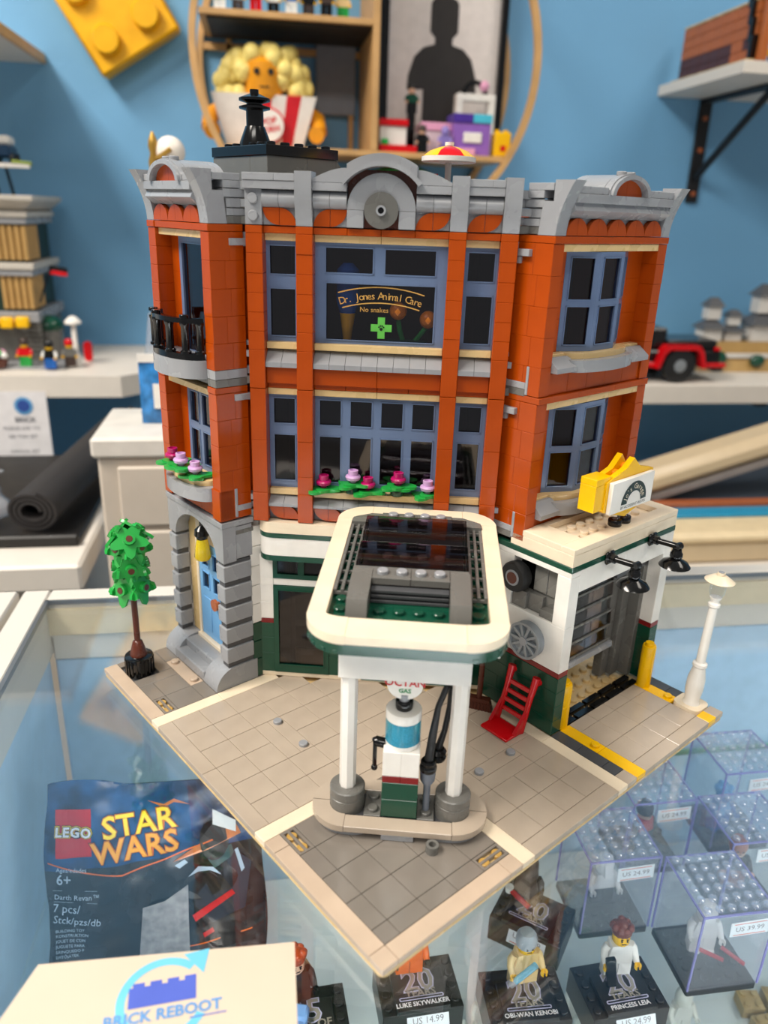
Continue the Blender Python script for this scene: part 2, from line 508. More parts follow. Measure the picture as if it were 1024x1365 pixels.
# forecourt paving: kerb runs then 2 x 2 tiles
T(ROAD, 0, 1, 11, 17); T(ROAD, 0, 1, 17, 23); T(ROAD, 11, 19, 0, 1)
for i in range(1, 19, 2):
    for j in range(1, 23, 2):
        if i < 10 and j < 10: continue
        if i+j > 31: continue
        if (i, j) in ((5, 17), (5, 15), (13, 5), (15, 5)): continue
        T(ROAD, i, i+2, j, j+2)
T(ROAD, 5, 6, 15, 19); T(ROAD, 6, 7, 15, 19, 'jumper_plate'); T(ROAD, 13, 17, 5, 6); T(ROAD, 13, 17, 6, 7, 'jumper_plate')
for (x, y) in ((6.5, 18.5), (6.5, 15.5), (16.5, 6.5), (13.5, 6.5)): stud(board, GREY, x, y, ZT)
for j in (5, 7, 9):
    T(ROAD, 10, 11, j, j+2); T(ROAD, j, j+2, 10, 11)
# pavement by the arched doorway
T(CURB, 0, 1, 24, 32)
T(DTILE, 2, 4, 24, 26); T(DTILE, 2, 4, 26, 28); T(DTILE, 1, 2, 26, 28); T(DTILE, 1, 4, 28, 29); T(DTILE, 3, 4, 29, 32)
T(DTILE, 1, 3, 31.3, 32); T(CHAR, 1, 3, 29, 31.3, 'tile', 0.165, 0.36)
T(DTILE, 4, 5, 24, 26); T(CURB, 4, 5, 26, 30, 'jumper_plate'); T(DTILE, 4, 5, 30, 32); T(DTILE, 5, 9, 24, 32)
for y in (29.5, 26.5): stud(board, CURB, 4.5, y, ZT)
# garage drive with yellow edge lines
T(ROAD, 20, 21, 0, 1); T(CHAR, 20, 21, 1, 2); T(CHAR, 20, 21, 2, 4); T(CHAR, 20, 21, 4, 6)
T(YELLOW, 21, 22, 0, 3, 'yellow_line'); T(YELLOW, 21, 22, 3, 6, 'yellow_line'); stud(board, YELLOW, 21.5, 3.5, ZT)
for i in (22, 24, 26, 28):
    T(ROAD, i, i+2, 1, 3); T(ROAD, i, i+2, 3, 5); T(ROAD, i, i+2, 5, 6)
T(ROAD, 22, 26, 0, 1); T(ROAD, 26, 30, 0, 1)
T(YELLOW, 30, 31, 0, 1, 'yellow_line'); T(ROAD, 31, 32, 0, 1); T(CHAR, 30, 32, 1, 3, 'tile', 0.165, 0.36)
T(YELLOW, 30, 31, 3, 6, 'yellow_line'); stud(board, YELLOW, 30.5, 3.5, ZT)
T(CHAR, 31, 32, 3, 4); T(CHAR, 31, 32, 4, 6)
# garage threshold grating and studded tan floor
for k in range(5): T(BLACK, 21.3+k*1.9, 23.0+k*1.9, 6.05, 6.55, 'grating')
for k in range(5): T(BLACK, 21.3+k*1.9, 23.0+k*1.9, 6.75, 7.2, 'grating')
for i in range(9):
    for j in range(3): stud(board, TAN, 22.0+i, 7.8+j, 0.17)
# ------------------------------------------------------------------ the toy corner building
BX, BY = 20.0, 22.0
bld = tag(empty('toy_building', m2w(BX, BY, 0.0), A_MODEL), 'three storey brick built corner garage in burnt orange, grey and white', 'toy building')
FA = (13.75, 17.75, R(-45)); LW = (6.0, 32.0, R(-90)); RW = (20.0, 10.0, 0.0); RG = (20.0, 6.0, 0.0); MD = (0.0, 0.0, 0.0)
def part(name, fr):
    return empty(name, ((fr[0]-BX)*S, (fr[1]-BY)*S, 0), fr[2], bld)
def pbuild(mb, name, material, fr, smooth=40):
    """one mesh part straight under the building, drawn in frame fr"""
    return mb.build(name, material, bld, ((fr[0]-BX)*S, (fr[1]-BY)*S, 0), fr[2], S, smooth=smooth)
def pbox(name, material, fr, x0, x1, y0, y1, z0, z1, c=0.035):
    return pbuild(MB().box(x0, x1, y0, y1, z0, z1, c), name, material, fr, 0)
jit = lambda a: random.uniform(-a, a)

def stack(fr, material, x0, x1, y0, y1, zs, name='pillar', j=0.02):
    """pillar of bricks cut at the heights zs"""
    e = part(name, fr)
    for a, b in zip(zs[:-1], zs[1:]):
        d = jit(j)
        pc(e, 'brick', material, x0, x1, y0+d, y1+d, a+0.003, b-0.003)
    return e
def rows(a, b, step):
    n = max(1, round((b-a)/step)); return [a+(b-a)*i/n for i in range(n+1)]

def window(fr, x0, x1, z0, z1, panes, y0, y1, material=SAND, mtx=None, glass=PANE):
    xs = sorted({x0, x1, *[p[0] for p in panes], *[p[1] for p in panes]})
    zs = sorted({z0, z1, *[p[2] for p in panes], *[p[3] for p in panes]})
    mb = MB()
    for a, b in zip(xs[:-1], xs[1:]):
        run = None
        for c_, d in zip(zs[:-1], zs[1:]):
            cx, cz = (a+b)/2, (c_+d)/2
            hole = any(p[0] < cx < p[1] and p[2] < cz < p[3] for p in panes)
            if hole:
                if run: mb.box(a, b, y0, y1, run[0], run[1], 0, mtx); run = None
            else:
                run = [run[0], d] if run else [c_, d]
        if run: mb.box(a, b, y0, y1, run[0], run[1], 0, mtx)
    for p in panes:                     # thin raised lip round each pane
        for (a, b, c_, d) in ((p[0], p[0]+.07, p[2], p[3]), (p[1]-.07, p[1], p[2], p[3]), (p[0], p[1], p[2], p[2]+.07), (p[0], p[1], p[3]-.07, p[3])):
            mb.box(a, b, y0-0.05, y0+.02, c_, d, 0, mtx)
    w_ = pbuild(mb, 'window', material, fr, 0)
    for p in panes:
        MB().box(p[0]+.02, p[1]-.02, y0+.12, y0+.2, p[2]+.02, p[3]-.02, 0, mtx).build('pane', glass, w_, scale=S, smooth=0)
    return w_

def slope_row(fr, x0, x1, z0, z1, yf, yb, material=GREY, name='sill_slope'):
    e = part('slope_course', fr)
    n = round(x1-x0)
    for i in range(n):
        k = ('slope', round(z1-z0, 2), round(yb-yf, 2), material.name)
        def mk():
            return MB().prism([(yf, 0), (yb, 0), (yb, z1-z0), (yb-0.12, z1-z0), (yf, (z1-z0)*0.28)], 0.012, 0.988, 'yz')
        sh(k, mk, name, material, e, (x0+i, 0, z0))
    return e

def leaf_pair(e, x, z0, h, y, flip, material=ORANGE):
    """two quarter-round tiles making a leaf, on a grey backing"""
    pts_a = [(0, 0)] + arc(0, 0, 0.97, 0, 90, 8)
    k = ('leafq', round(h, 2))
    def mk(): return MB().prism([(0, 0)]+[(p*0.985, q*h) for p, q in arc(0, 0, 1.0, 0, 90, 8)], 0, 0.22, 'xz')
    # lower-inner quarter and upper-outer quarter
    if not flip:   # left piece round at lower left, right piece round at upper right
        sh(('lq1', round(h, 2)), lambda: MB().prism([(0.985, h)]+[(0.985-p*0.97, h-q*h) for p, q in arc(0, 0, 1.0, 0, 90, 8)], 0, 0.22, 'xz'), 'leaf_tile', material, e, (x, y, z0))
        sh(('lq2', round(h, 2)), lambda: MB().prism([(0.015, 0)]+[(0.015+p*0.97, q*h) for p, q in arc(0, 0, 1.0, 0, 90, 8)], 0, 0.22, 'xz'), 'leaf_tile', material, e, (x+1, y, z0))
    else:
        sh(('lq3', round(h, 2)), lambda: MB().prism([(0.985, 0)]+[(0.985-p*0.97, q*h) for p, q in arc(0, 0, 1.0, 0, 90, 8)], 0, 0.22, 'xz'), 'leaf_tile', material, e, (x, y, z0))
        sh(('lq4', round(h, 2)), lambda: MB().prism([(0.015, h)]+[(0.015+p*0.97, h-q*h) for p, q in arc(0, 0, 1.0, 0, 90, 8)], 0, 0.22, 'xz'), 'leaf_tile', material, e, (x+1, y, z0))

# ---------------- floors inside, outer back walls
OUTL = [(6.9, 31.7), (6.9, 24.6), (9.2, 24.6), (20.6, 13.2), (20.6, 11.2), (31.7, 11.2), (31.7, 31.7)]
for z0, z1 in ((12.9, 13.3), (22.2, 22.6)):
    pbuild(MB().prism(OUTL, z0, z1, 'xy'), 'storey_floor', DGREY, MD, 0)
pbuild(MB().prism([(x, y) for x, y in OUTL], 31.95, 32.4, 'xy'), 'roof', DGREY, MD, 0)
for (x0, x1, y0, y1) in ((31.2, 32, 12.5, 32), (6.9, 32, 31.2, 32)):
    pbox('rear_wall', ORANGE, MD, x0, x1, y0, y1, 13.3, 33.4)
    pbox('rear_wall', WHITE, MD, x0, x1, y0, y1, 0.58, 13.3)
# dark room behind the windows
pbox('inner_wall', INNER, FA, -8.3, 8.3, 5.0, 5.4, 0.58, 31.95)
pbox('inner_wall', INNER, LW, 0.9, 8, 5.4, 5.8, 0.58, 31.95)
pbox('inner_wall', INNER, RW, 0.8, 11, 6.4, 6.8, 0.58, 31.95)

# ---------------- facade: pillars
FZ2 = [13.36, 15.36, 18.96, 22.33]; FZ2b = [13.36, 15.36, 16.56, 18.96, 22.33]
FZ3 = [22.36, 24.76]+[24.76+(31.6-24.76)*i/6 for i in range(1, 7)]+[32.02]
for k, s0 in enumerate((-8, -5, 4, 7)):
    stack(FA, ORANGE, s0, s0+1, 0, 1.3, FZ2 if k % 2 == 0 else FZ2b)
    stack(FA, ORANGE, s0, s0+1, 0, 1.3, FZ3)
    sp = part('pillar_foot', FA)
    pc(sp, 'brick', ORANGE, s0+.0, s0+1.0, -0.06, 0.0, 13.36, 15.34)
for (a, b) in ((-7, -5), (-4, 4), (5, 7)):
    # first upper storey
    lf = part('leaf_course', FA)
    pc(lf, 'backing', CHAR, a, b, 0.55, 1.2, 13.4, 14.4)
    for i in range(a, b, 2): leaf_pair(lf, i, 13.45, 0.95, 0.33, False)
    slope_row(FA, a, b, 14.38, 15.08, 0.12, 1.15)
    e = part('course', FA)
    pc(e, 'tan_sill', TAN, a+.02, b-.02, 0.35 if a == -4 else 0.62, 1.3, 15.08, 15.5)
    n = 2 if b-a > 2 else 1
    for i in range(n):
        x0 = a+(b-a)*i/n; x1 = a+(b-a)*(i+1)/n
        pc(e, 'tan_lintel', TAN, x0+.01, x1-.01, 0.7, 1.3, 21.86, 22.26)
        pc(e, 'brick', ORANGE, x0+.01, x1-.01, 0.42, 1.3, 22.62, 23.7)
        pc(e, 'tan_lintel', TAN, x0+.01, x1-.01, 0.7, 1.3, 31.18, 31.6)
    for i in range(a, b, 2):
        pc(e, 'plate', ORANGE, i+.01, i+1.99, 0.72, 1.3, 22.27, 22.6)
        pc(e, 'plate', ORANGE, i+.01, i+1.99, 0.35, 1.3, 31.61, 32.0)
    slope_row(FA, a, b, 23.7, 24.78, 0.1, 1.15)
    pc(e, 'tan_sill', TAN, a+.02, b-.02, 0.55, 1.3, 24.79, 25.2)
# windows of the facade
wz2 = lambda x0, x1: [(x0, x1, 19.86, 21.62), (x0, x1, 15.95, 19.2)]
window(FA, -4, 4, 15.5, 21.85, wz2(-3.75, -2.25)+wz2(-1.75, -0.25)+wz2(0.25, 1.75)+wz2(2.25, 3.75), 1.0, 1.3)
wbig = window(FA, -4, 4, 25.2, 31.17, [(-3.4, -0.42, 29.4, 30.95), (0.2, 3.35, 29.4, 30.95), (-3.37, 3.4, 25.4, 28.9)], 1.0, 1.3)
for s0 in (-7, 5):
    window(FA, s0, s0+2, 15.5, 21.85, wz2(s0+.25, s0+1.75), 1.0, 1.3)
    window(FA, s0, s0+2, 25.2, 31.17, [(s0+.17, s0+1.85, 29.2, 30.95), (s0+.17, s0+1.85, 25.5, 28.45)], 1.0, 1.3)
# lettering on the big pane
GOLD = mat('gold_print', '#C99A4E', 0.4)
PRINTG = mat('green_print', '#5FB84A', 0.4)
PRINTK = mat('black_print', '#101010', 0.4)
prm = Matrix.Translation((0, 1.10, 27.2)) @ UP
def arc_line(cx, cy, r, a0, a1, w_, n=16):
    mb = MB(); o = arc(cx, cy, r+w_/2, a0, a1, n); i_ = arc(cx, cy, r-w_/2, a0, a1, n)
    mb.add([(p, q, 0) for p, q in o]+[(p, q, 0) for p, q in i_], [(k, k+1, n+2+k, n+1+k) for k in range(n)])
    return mb
txt = arc_text('Dr. Jones Animal Care', 0.05, -7.6, 8.55, 90, 0.62, 1.62)
lettering(txt, 'lettering', GOLD, wbig, prm, S)
for (r, w_) in ((9.08, 0.07), (8.15, 0.07)):
    mb = arc_line(0.05, -7.6, r, 90-17.0, 90+17.0, w_)
    o = bpy.data.objects.new('gold_line', mb_flat(mb, 'gold_line', GOLD, prm, S)); col.objects.link(o); o.parent = wbig
lettering([('No snakes', -0.35, 0.12, 0.42)], 'lettering', GOLD, wbig, prm, S)
cr = MB(); cr.add([(p, q, 0) for p, q in ((-.22, .65), (.22, .65), (.22, .22), (.65, .22), (.65, -.22), (.22, -.22), (.22, -.65), (-.22, -.65), (-.22, -.22), (-.65, -.22), (-.65, .22), (-.22, .22))], [tuple(range(12))])
o = bpy.data.objects.new('green_cross', mb_flat(cr, 'green_cross', PRINTG, prm @ Matrix.Translation((0.12, -0.95, 0)), S)); col.objects.link(o); o.parent = wbig
pw = MB()
for (dx, dy, r) in ((0, -.07, .1), (-.14, .05, .05), (-.05, .13, .05), (.06, .13, .05), (.15, .05, .05)):
    pw.add([(dx+r*math.cos(i*PI/5), dy+r*math.sin(i*PI/5), 0.02) for i in range(10)], [tuple(range(10))])
o = bpy.data.objects.new('paw_print', mb_flat(pw, 'paw_print', PRINTK, prm @ Matrix.Translation((0.12, -0.95, 0)), S)); col.objects.link(o); o.parent = wbig

# ---------------- facade: ground floor shop front
e = part('shopfront_post', FA)
for (x0, x1) in ((-8, -7), (-3, -2), (2, 3), (7, 8)):
    for z0, z1 in ((0.9, 2.5), (2.5, 3.8), (3.8, 4.96)): pc(e, 'brick', DGREEN, x0, x1, 1.0, 2, z0, z1)
    pc(e, 'plate', DRED, x0, x1, 1.0, 2, 4.97, 5.35)
    for z0, z1 in ((5.36, 6.7), (6.7, 8.04), (8.04, 8.6), (8.6, 10.4)): pc(e, 'brick', WHITE, x0, x1, 1.0, 2, z0, z1)
e = part('shopfront_beam', FA)
pc(e, 'plinth', CREAM, -8, 8, 1.0, 2, 0.57, 0.92)
pc(e, 'brick', WHITE, -7, 7, 1.05, 2, 8.05, 8.6)
for (x0, x1) in ((-7, -3), (-2, 2), (3, 7)):
    window(FA, x0, x1, 0.95, 8.04, [(x0+.3, x1-.3, 1.55, 7.75)], 0.95, 1.3, DGREEN)
    window(FA, x0, x1, 8.6, 10.42, [(x0+.25, x0+1.85, 8.9, 10.2), (x0+2.15, x1-.25, 8.9, 10.2)], 0.98, 1.3, DGREEN)
def band(z0, z1, material, y0, name, r=1.0):
    pts = arc(-7.8+r, y0+r, r, 270, 180, 8)
    pl = [(-7.8, 1.9)] + pts[::-1] + [(7.8-r, y0)] + arc(7.8-r, y0+r, r, 270, 360, 8)[1:] + [(7.8, 1.9)]
    return pbuild(MB().prism(pl, z0, z1, 'xy'), name, material, FA)
band(10.42, 10.8, DGREEN, -0.02, 'green_band'); band(10.81, 12.12, WHITE, 0.02, 'white_band')
band(12.13, 12.5, DGREEN, -0.02, 'green_band'); band(12.51, 13.3, CREAM, -0.08, 'roof_ledge')

# ---------------- facade: cornice
e = part('cornice_roll', FA)
for (a, b) in ((-7, -5), (-4, -2), (2, 4), (5, 7)):
    pc(e, 'backing', GREY, a, b, 0.45, 1.3, 32.05, 34.0)
    for i in range(a, b):
        sh(('roll',), lambda: MB().prism([(0.5, 33.0)]+[(0.5-0.62*math.cos(t*PI/12)*(1 if t < 6 else 1), 33.5+0.5*math.sin(t*PI/12)) for t in range(-6, 7)]+[(0.5, 34.0)], 0.012, 0.988, 'yz'), 'roll_tile', GREY, e, (i, 0, 0))
lf = part('leaf_course', FA)
for (a, fl) in ((-7, False), (-4, True), (2, True), (5, True)): leaf_pair(lf, a, 32.06, 0.96, 0.25, fl)
e = part('cornice_cap', FA)
for (a, b) in ((-8, -5), (5, 7)):
    pc(e, 'cap_plate', GREY, a-.05, b, -0.25, 1.6, 34.0, 34.45)
    m = (a+b)/2+.3
    pc(e, 'cap_plate', GREY, a-.05, m, -0.3, 1.6, 34.46, 34.86); pc(e, 'cap_plate', GREY, m, b, -0.3, 1.6, 34.46, 34.86)
for sg in (-1, 1):
    a, b = sorted((2*sg, 4*sg))
    pc(e, 'cap_plate', GREY, a, b, -0.2, 1.6, 34.0, 34.45)
    crv = [(4.0, 34.46), (4.0, 34.62)]+[(4.0-2.0*t/8, 34.62+0.62*math.sin(t/8*PI/2)) for t in range(1, 9)]+[(2.0, 34.46)]
    MB().prism([(sg*x, z) for x, z in crv], -0.2, 1.6, 'xz').build('shoulder_curve', GREY, e, scale=S)
e = part('pilaster', FA)
for s0 in (-5, 4, 7):
    MB().prism([(1.3, 32.05), (0.05, 32.05), (-0.3, 33.05), (-0.42, 33.6), (-0.42, 35.0), (1.3, 35.0)], s0+.01, s0+.99, 'yz').build('pilaster_block', GREY, e, scale=S)
e = part('stud_panel', FA)
pc(e, 'panel', GREY, -8, -7, 0.05, 1.3, 32.05, 34.0)
for z in (32.55, 33.5):
    sh(('sstud', 'g'), lambda: MB().lathe([(0.3, 0), (0.3, 0.17), (0.26, 0.21)], n=14, axis='y', mtx=Matrix.Scale(-1, 4, (0, 1, 0))), 'stud', GREY, e, (-7.5, 0.05, z))
e = part('cornice_arch', FA)
pc(e, 'arch_backing', BROWN, -2, 2, 0.5, 1.3, 32.05, 35.2)
for sg in (-1, 1):
    pts_o = arc(0, 33.05, 1.99, 90, 0 if sg > 0 else 180, 12); pts_i = arc(0, 33.05, 1.0, 90, 0 if sg > 0 else 180, 12)
    MB().strip(pts_o, pts_i, 0.0, 0.5, 'xz').build('macaroni_tile', GREY, e, scale=S)
    a, b = sorted((1.02*sg, 1.99*sg)); pc(e, 'foot_tile', GREY, a, b, 0.0, 0.5, 32.06, 33.04)
MB().cyl((0, -0.12, 33.05), 1.0, 0.4, 28, 'y').build('disc', DGREY, e, scale=S)
MB().ring(arc(0, 33.05, 0.29, 0, 360, 16)[:-1], arc(0, 33.05, 0.18, 0, 360, 16)[:-1], -0.32, -0.12, 'xz').build('axle_ring', GREY, e, scale=S)
MB().cyl((0, -0.14, 33.05), 0.18, 0.03, 16, 'y').build('axle_hole', BLACK, e, scale=S)
MB().strip(arc(0, 32.65, 2.98, 90-51, 90+51, 18), arc(0, 32.65, 2.72, 90-51, 90+51, 18), -0.75, 0.6, 'xz').build('hood_arch', GREY, e, scale=S)
top = [(-2.0, 34.4)]+arc(0, 32.42, 3.63, 90+33.4, 90-33.4, 16)+[(2.0, 34.4)]
inn = [(-2.0, 34.3)]+arc(0, 32.55, 3.0, 90+41.5, 90-41.5, 16)+[(2.0, 34.3)]
for sg in (-1, 1):
    h = [p for p in top if p[0]*sg >= -1e-3]; g = [p for p in inn if p[0]*sg >= -1e-3]
    MB().strip(h, g, -0.3, 1.6, 'xz').build('arch_top', GREY, e, scale=S)
# links between the facade and the wings
for sg in (-1, 1):
    e = part('link_wall', FA)
    a, b = sorted((8*sg, 9.6*sg))
    for z0, z1 in zip(rows(13.4, 22.2, 1.76)[:-1], rows(13.4, 22.2, 1.76)[1:]): pc(e, 'brick', ORANGE, a, b, 1.3, 2.3, z0, z1)
    for z0, z1 in zip(rows(22.8, 32, 1.84)[:-1], rows(22.8, 32, 1.84)[1:]): pc(e, 'brick', ORANGE, a, b, 1.3, 2.3, z0, z1)
    a, b = sorted((8.0*sg, 9.3*sg))
    for k, (z0, z1, m_) in enumerate(((13.4, 13.9, DGREY), (14.0, 14.4, GREY), (14.6, 15.0, GREY), (21.4, 21.8, GREY), (22.5, 23.0, DGREY), (23.1, 23.6, GREY), (24.2, 24.6, GREY), (24.9, 25.2, GREY), (30.8, 31.2, GREY), (31.2, 31.6, GREY))):
        pc(e, 'hinge_plate', m_, a, b, 0.55+0.2*(k % 2), 1.4, z0, z1)
    for k, z0 in enumerate(rows(32.05, 34.4, 0.45)[:-1]):
        pc(e, 'hinge_plate', DGREY if k == 0 else GREY, a, b+0.3*sg*(k % 2), 0.5+0.25*(k % 2), 2.0, z0, z0+0.44)
    z_lo = part('link_post', FA)
    for k in range(8):
        pc(z_lo, 'brick', (DGREEN if k < 3 else WHITE), a, b, 1.3, 2.0, 0.58+k*1.53, 0.58+k*1.53+1.49)
# ---------------- wings: shared builders (frame x to the right, y inwards)
def cornice(fr, W, leaves, xc):
    e = part('cornice_bracket', fr)
    prof = [(1.25, 32.05), (0.0, 32.05)]+[(-1.0*(t/10)**1.9, 32.05+2.9*t/10) for t in range(1, 11)]+[(0.35, 34.95), (0.35, 33.85), (1.05, 33.85)]
    for x0 in (0, W-1):
        MB().prism(prof, x0+.01, x0+.99, 'yz').build('bracket', GREY, e, scale=S)
    for x0 in (0, W-1):
        pc(e, 'side_plate', GREY, x0, x0+1, 1.05, 2.6, 34.0, 34.4); pc(e, 'side_plate', GREY, x0, x0+1, 0.4, 2.2, 34.41, 34.8)
        pc(e, 'side_plate', GREY, x0+.1, x0+1, 1.05, 2.5, 33.5, 33.95); pc(e, 'side_plate', GREY, x0+.2, x0+1, 1.25, 2.2, 32.95, 33.45)
        pc(e, 'side_plate', GREY, x0+.1, x0+1, 1.25, 2.6, 32.5, 32.9); pc(e, 'side_plate', DGREY, x0+.15, x0+1, 1.25, 2.6, 32.06, 32.48)
    e = part('cornice_beam', fr)
    pc(e, 'backing', GREY, 1, W-1, 0.3, 1.5, 32.05, 33.9)
    pc(e, 'beam', GREY, 1, W-1, -0.55, 1.6, 33.82, 34.3)
    n = 2
    for i in range(n):
        x0 = 1+(W-2)*i/n; x1 = 1+(W-2)*(i+1)/n
        MB().prism([(0.4, 33.0), (0.05, 33.0), (-0.5, 33.42), (-0.3, 33.82), (0.4, 33.82)], x0+.01, x1-.01, 'yz').build('double_slope', GREY, e, scale=S)
    if xc-2.1 > 1.3:
        pc(e, 'cap_plate', GREY, 1, xc-2.1, -0.5, 1.6, 34.31, 34.7); pc(e, 'cap_plate', GREY, xc+2.1, W-1, -0.5, 1.6, 34.31, 34.7)
    lf = part('leaf_course', fr)
    step = (W-2)/leaves
    for k in range(leaves):
        c_ = 1+step*(k+.5)
        for sg in (-1, 1):
            MB().prism([(c_+sg*.01, 32.06)]+[(c_+sg*(0.01+(step/2-.02)*math.cos(R(t))), 32.06+0.95*math.sin(R(t))) for t in range(0, 91, 10)], -0.02, 0.3, 'xz').build('leaf_tile', ORANGE, lf, scale=S)
    e = part('gable_arch', fr)
    rx, rz = 2.1, 1.22
    o = arc(xc, 34.3, rx, 180, 0, 18, rz); i_ = arc(xc, 34.3, rx-.42, 180, 0, 18, rz-.3)
    MB().strip(o, i_, -0.55, -0.1, 'xz').build('arch_rim', GREY, e, scale=S)
    MB().strip(arc(xc, 34.3, rx-.1, 180, 0, 18, rz-.06), i_, -0.75, -0.5, 'xz').build('arch_lip', GREY, e, scale=S)
    for sg in (-1, 1):
        MB().prism([(xc+sg*.01, 34.31)]+[(xc+sg*(0.01+(rx-.44)*math.cos(R(t))), 34.31+(rz-.32)*math.sin(R(t))) for t in range(0, 91, 10)], -0.3, 0.1, 'xz').build('gable_tile', ORANGE, e, scale=S)
    MB().prism([(xc-rx+.02, 34.31)]+arc(xc, 34.3, rx-.02, 180, 0, 16, rz-.02)[1:-1]+[(xc+rx-.02, 34.31)], -0.05, 2.4, 'xz').build('barrel_roof', GREY, e, scale=S)
    for sx in (-.45, .45): stud(e, GREY, xc+sx, -0.1, 35.45)

def side_bricks(e, x0, x1, y0, y1, z0, z1, step=1.8, material=ORANGE):
    zs = rows(z0, z1, step)
    for k, (a, b) in enumerate(zip(zs[:-1], zs[1:])):
        cut = y0+(1.0 if k % 2 else 1.35)
        pc(e, 'brick', material, x0, x1, y0+jit(.015), cut, a+.002, b-.002)
        pc(e, 'brick', material, x0, x1, cut, y1, a+.002, b-.002)

def bay(fr, x0, x1, xa, xb, yb, yf, z0, z1, glass=PANE):
    """three sided bay window: back corners x0,x1 at yb, front corners xa,xb at yf"""
    zm = (z0+z1)/2
    for (p, q) in (((x0, yb), (xa, yf)), ((xa, yf), (xb, yf)), ((xb, yf), (x1, yb))):
        L_ = math.hypot(q[0]-p[0], q[1]-p[1]); a = math.atan2(q[1]-p[1], q[0]-p[0])
        m_ = Matrix.Translation((p[0], p[1], 0)) @ Matrix.Rotation(a, 4, 'Z')
        window(fr, 0, L_, z0, z1, [(0.32, L_-0.32, z0+0.35, zm-0.2), (0.32, L_-0.32, zm+0.12, z1-0.3)], 0.0, 0.28, SAND, m_, glass)

def bow(fr, name, material, xc, hw, y0, depth, z0, z1, yb=1.0):
    pts = [(xc-hw, yb)]+[(xc-hw*math.cos(R(t)), y0-depth*math.sin(R(t))) for t in range(0, 181, 10)]+[(xc+hw, yb)]
    return pbuild(MB().prism(pts, z0, z1, 'xy'), name, material, fr)
def side_slope(fr, x0, x1, z0, z1, name='sill_slope', material=GREY):
    return pbuild(MB().prism([(-0.45, z0), (1.0, z0), (1.0, z1), (0.3, z1), (-0.45, z0+.3)], x0+.01, x1-.01, 'yz'), name, material, fr, 0)

# ---------------- right wing, upper storeys
W = 12
for (za, zb) in ((13.36, 22.34), (22.8, 31.6)):
    e = part('corner_pillar', RW); side_bricks(e, 0, 1, 0, 2.7, za, zb)
    stack(RW, ORANGE, 11, 12, 0, 2.7, rows(za, zb, 1.2), 'corner_pillar')
    e = part('recess_wall', RW)
    for (x0, x1) in ((1, 2.75), (9.25, 11)):
        for a, b in zip(rows(za, zb, 2.4)[:-1], rows(za, zb, 2.4)[1:]): pc(e, 'brick', ORANGE, x0, x1, 1.1, 1.6, a, b)
e = part('string_course', RW)
for k in range(3):
    pc(e, 'plate', ORANGE, 4*k, 4*k+4, -0.12, 2.7, 22.36, 22.76); pc(e, 'plate', ORANGE, 4*k, 4*k+4, -0.06, 2.7, 31.62, 32.02)
    pc(e, 'tan_lintel', TAN, 1+k*10/3, 1+(k+1)*10/3, 0.02, 1.2, 31.18, 31.6); pc(e, 'tan_lintel', TAN, 1+k*10/3, 1+(k+1)*10/3, 0.02, 1.2, 21.9, 22.34)
for (zb_, zs, zt_) in ((22.78, 24.1, 24.85), (13.4, 14.6, 15.5)):
    e = part('apron_wall', RW)
    for k in range(5): pc(e, 'brick', ORANGE, 1+2*k, 3+2*k, 0.15, 1.1, zb_, zs)
    side_slope(RW, 1, 3, zs+.1, zt_+.2); side_slope(RW, 9, 11, zs+.1, zt_+.2)
    bow(RW, 'bow_sill', GREY, 6, 3.35, 0.1, 1.15, zs, zt_)
    bow(RW, 'bow_sill_tan', TAN, 6, 3.2, 0.5, 1.0, zt_+.01, zt_+.36)
    pbox('tan_sill', TAN, RW, 1, 11, 0.5, 1.2, zt_+.01, zt_+.35)
bay(RW, 2.75, 9.25, 4.75, 7.25, 1.1, 0.02, 25.22, 31.15)
bay(RW, 2.75, 9.25, 4.75, 7.25, 1.1, 0.02, 15.86, 21.86)
for zc in (13.4, 22.8):                # grey clip on the side of the wing
    e = part('side_clip', RW)
    pc(e, 'clip', GREY, -0.04, 0.2, 0.86, 1.06, zc, zc+1.75); pc(e, 'clip', GREY, -0.05, 0.2, 1.06, 2.7, zc+.35, zc+.75); pc(e, 'clip', DGREY, -0.03, 0.2, 1.06, 2.7, zc-.1, zc+.34)
for zc in (30.85, 21.5):
    e = part('side_clip', RW); pc(e, 'clip', GREY, -0.3, 0.3, 1.5, 2.9, zc, zc+.4); pc(e, 'clip', GREY, -0.2, 0.3, 2.2, 2.9, zc-.42, zc-.02)
cornice(RW, 12, 5, 6)

# ---------------- left wing, upper storeys
for (za, zb) in ((13.5, 22.0), (23.5, 31.6)):
    e = part('corner_pillar', LW); side_bricks(e, 7, 8, 0, 2.3, za, zb)
    stack(LW, ORANGE, 0, 1, 0, 2.3, rows(za, zb, 1.2), 'corner_pillar')
    e = part('recess_wall', LW)
    for (x0, x1) in ((1, 2.2), (5.8, 7)):
        for a, b in zip(rows(za, zb, 2.4)[:-1], rows(za, zb, 2.4)[1:]): pc(e, 'brick', ORANGE, x0, x1, 1.1, 1.6, a, b)
e = part('string_course', LW)
for (x0, x1) in ((0, 1), (7, 8)):
    pc(e, 'plate', ORANGE, x0, x1, -0.04, 2.3, 22.02, 22.4); pc(e, 'plate', DGREY, x0, x1, 0.02, 2.3, 22.42, 22.9); pc(e, 'plate', GREY, x0, x1, 0.0, 2.3, 22.92, 23.48)
    pc(e, 'plate', ORANGE, x0, x1, -0.06, 2.3, 31.62, 32.02)
    pc(e, 'foot', ORANGE, x0, x1, -0.1, 1.0, 13.48, 15.6)
pc(e, 'plate', ORANGE, 1, 7, 0.0, 1.5, 31.62, 32.02); pc(e, 'plate', DGREY, 1, 7, 0.3, 1.5, 22.42, 22.9)
